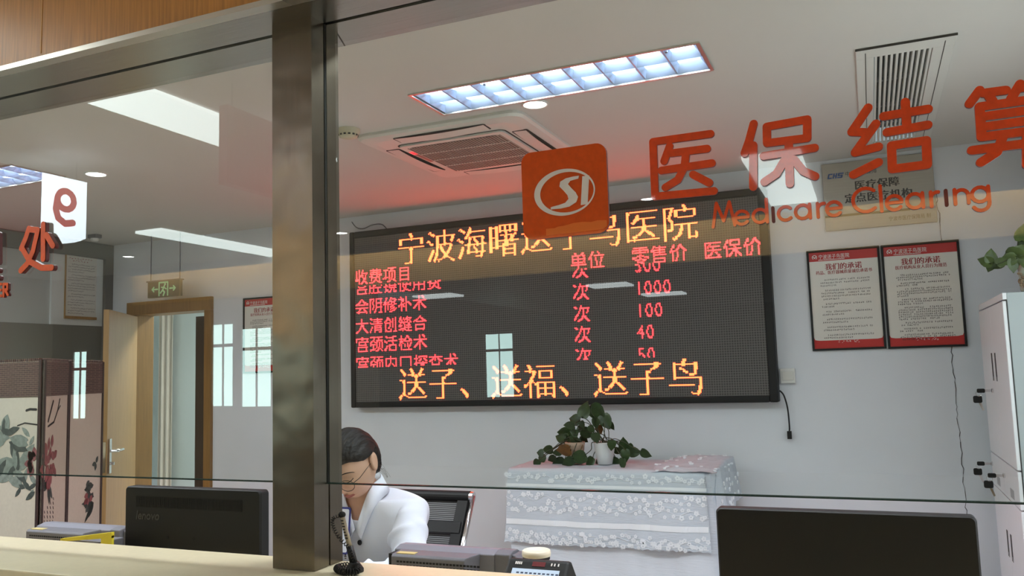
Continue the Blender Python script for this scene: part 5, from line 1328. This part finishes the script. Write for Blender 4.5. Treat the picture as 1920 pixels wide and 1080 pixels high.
for i, (a, b, c, d) in enumerate(PL):
    o = MB().box(a, b, c, d, CE-.02, CE-.0005).build('ceiling_light', M['lobbylight'] if i < 3 else M['lobbyfill'])
    tag(o, ['white lobby ceiling panel mirrored in the glass behind the second large character', 'long white lobby ceiling panel mirrored at the top of the left pane', 'long white lobby ceiling panel mirrored left of the column, above the exit sign', 'added unseen fill panel far to the right of the counter', 'added unseen fill panel far to the left of the counter', 'added unseen fill panel at the right end of the counter front'][i], 'ceiling light', 'lobby ceiling panels')
for x in (-6.3, -3.93, -1.36): downlight(x, -2.58, 'small round lobby downlight mirrored %s' % {-6.3: 'beside the left wall corner', -3.93: 'beside the top left corner of the LED board', -1.36: 'under the first large character'}[x], 'lobby downlights')
for i, (a, b, y) in enumerate(((-4.35, -3.9, -4.6), (-2.5, -2.1, -4.75), (-2.3, -1.85, -6.1))):
    tag(MB().box(a, b, y-.15, y+.15, 2.225, 2.2445).build('ceiling_light', M['fardim']), '%s dim ceiling panel of the low far lobby, mirrored in the LED board' % ['left', 'middle', 'farthest'][i], 'ceiling light', 'far lobby ceiling panels')
for a, b, lab in ((-5.7, -4.5, 'added unseen fill panel near the beam in front of the left wall'), (-3.5, -2.3, 'added unseen fill panel near the beam, left of the column'), (-1.0, .2, 'added unseen fill panel near the beam above the right monitor')):  # fill panels added where the beam hides them, to brighten the office
    t = thing('ceiling_light', lab, 'ceiling light', ((a+b)/2, 2.05, CE), 'added office fill panels behind the beam')
    MB().box(a, b, 1.92, 2.2, CE-.012, CE-.0005).build('frame', M['alu'], t); MB().box(a+.012, b-.012, 1.932, 2.188, CE-.0145, CE-.0122).build('diffuser', M['officefill'], t)
def lobby_window(n, x0, x1, z0, z1, y):
    w_ = struct('window_%d' % n, MB().box(x0, x1, y-.01, y+.012, z0, z1), M['daylight'])
    mb = MB().box(x0-.03, x0, y, y+.03, z0, z1).box(x1, x1+.03, y, y+.03, z0, z1).box(x0, x1, y, y+.03, z0+(z1-z0)*.72, z0+(z1-z0)*.76).box((x0+x1)/2-.008, (x0+x1)/2+.008, y, y+.025, z0, z1)
    mb.build('window_frame', M['greywall'], w_)
lobby_window(3, -6.07, -5.81, 1.17, 1.98, LBY); lobby_window(4, -5.70, -5.34, 1.16, 1.92, LBY); lobby_window(5, -8.03, -7.83, 1.06, 1.78, LBY)
lobby_window(6, -5.40, -4.95, 1.05, 2.0, -8.5)
def hanging_sign(x, y0, y1, ym, num, label):
    t = thing('hanging_sign', label, 'sign', (x, (y0+y1)/2, 2.5), 'hanging counter signs in the lobby')
    MB().prism([(ym, 2.185), (y1, 2.185), (y1, 2.5), (ym, 2.5)], lambda u, v, w: (x+w, u, v), -.02, .02).build('red_panel', M['lobbyred'], t)
    Q = [(ym, 2.5), (ym, 2.16)]+[(ym+(y0-ym)*k/8, 2.165-.012*math.sin(PI*k/8)+.03*(k/8)**4) for k in range(1, 9)]+[(y0, 2.5)]
    MB().prism(Q, lambda u, v, w: (x+w, u, v), -.02, .02).build('white_panel', M['lobbywhite'], t)
    if num:
        fn = lambda u, v, w: (x+.0205+w, (y0+ym)/2-u, 2.345+v); mb = MB()
        capsule(mb, arc(.006, .035, .048, 0, 360, 20), .017, fn, 0, .001); capsule(mb, [(-.042, .035), (-.050, -.02), (-.035, -.065), (.005, -.088), (.05, -.078)], .018, fn, 0, .0006)
        mb.build('number', M['lobbynum'], t)
    for y in (y0+.05, y1-.05): MB().cyl((x, y, 2.5), (x, y, CE), .004).build('rod', M['chrome'], t)
hanging_sign(-3.82, -.05, .72, .215, '9', 'hanging red and white lobby sign with a red number nine, mirrored at the left edge')
hanging_sign(-2.275, -.02, .60, .10, '', 'hanging red lobby sign mirrored faintly beside the column')

# ------------------------------------------------------------------ camera and world
bpy.data.objects.remove(_to)
cam = bpy.data.cameras.new('camera'); co = bpy.data.objects.new('camera', cam); COL.objects.link(co)
cam.sensor_width = 36; cam.lens = 1560.06/1920*36; cam.clip_start = .05
r = Vector((0.9182527, 0.3948427, -0.0301868)); d = Vector((-0.0672209, 0.0802976, -0.9945017)); f = Vector((-0.3902478, 0.9152331, 0.1002752))
m = Matrix((r, -d, -f)).transposed().to_4x4(); m.translation = (0, 0, 1.42); co.matrix_world = m
SC.camera = co
W = bpy.data.worlds.new('world'); SC.world = W; W.use_nodes = True
W.node_tree.nodes['Background'].inputs[0].default_value = (.8, .9, 1, 1); W.node_tree.nodes['Background'].inputs[1].default_value = .3
SC.view_settings.view_transform = 'Standard'; SC.view_settings.look = 'None'; SC.view_settings.gamma = 1; SC.view_settings.exposure = 0.52
SC.cycles.use_denoising = True; SC.cycles.max_bounces = 10; SC.cycles.transparent_max_bounces = 16; SC.cycles.caustics_reflective = False
SC.cycles.sample_clamp_indirect = 4.0
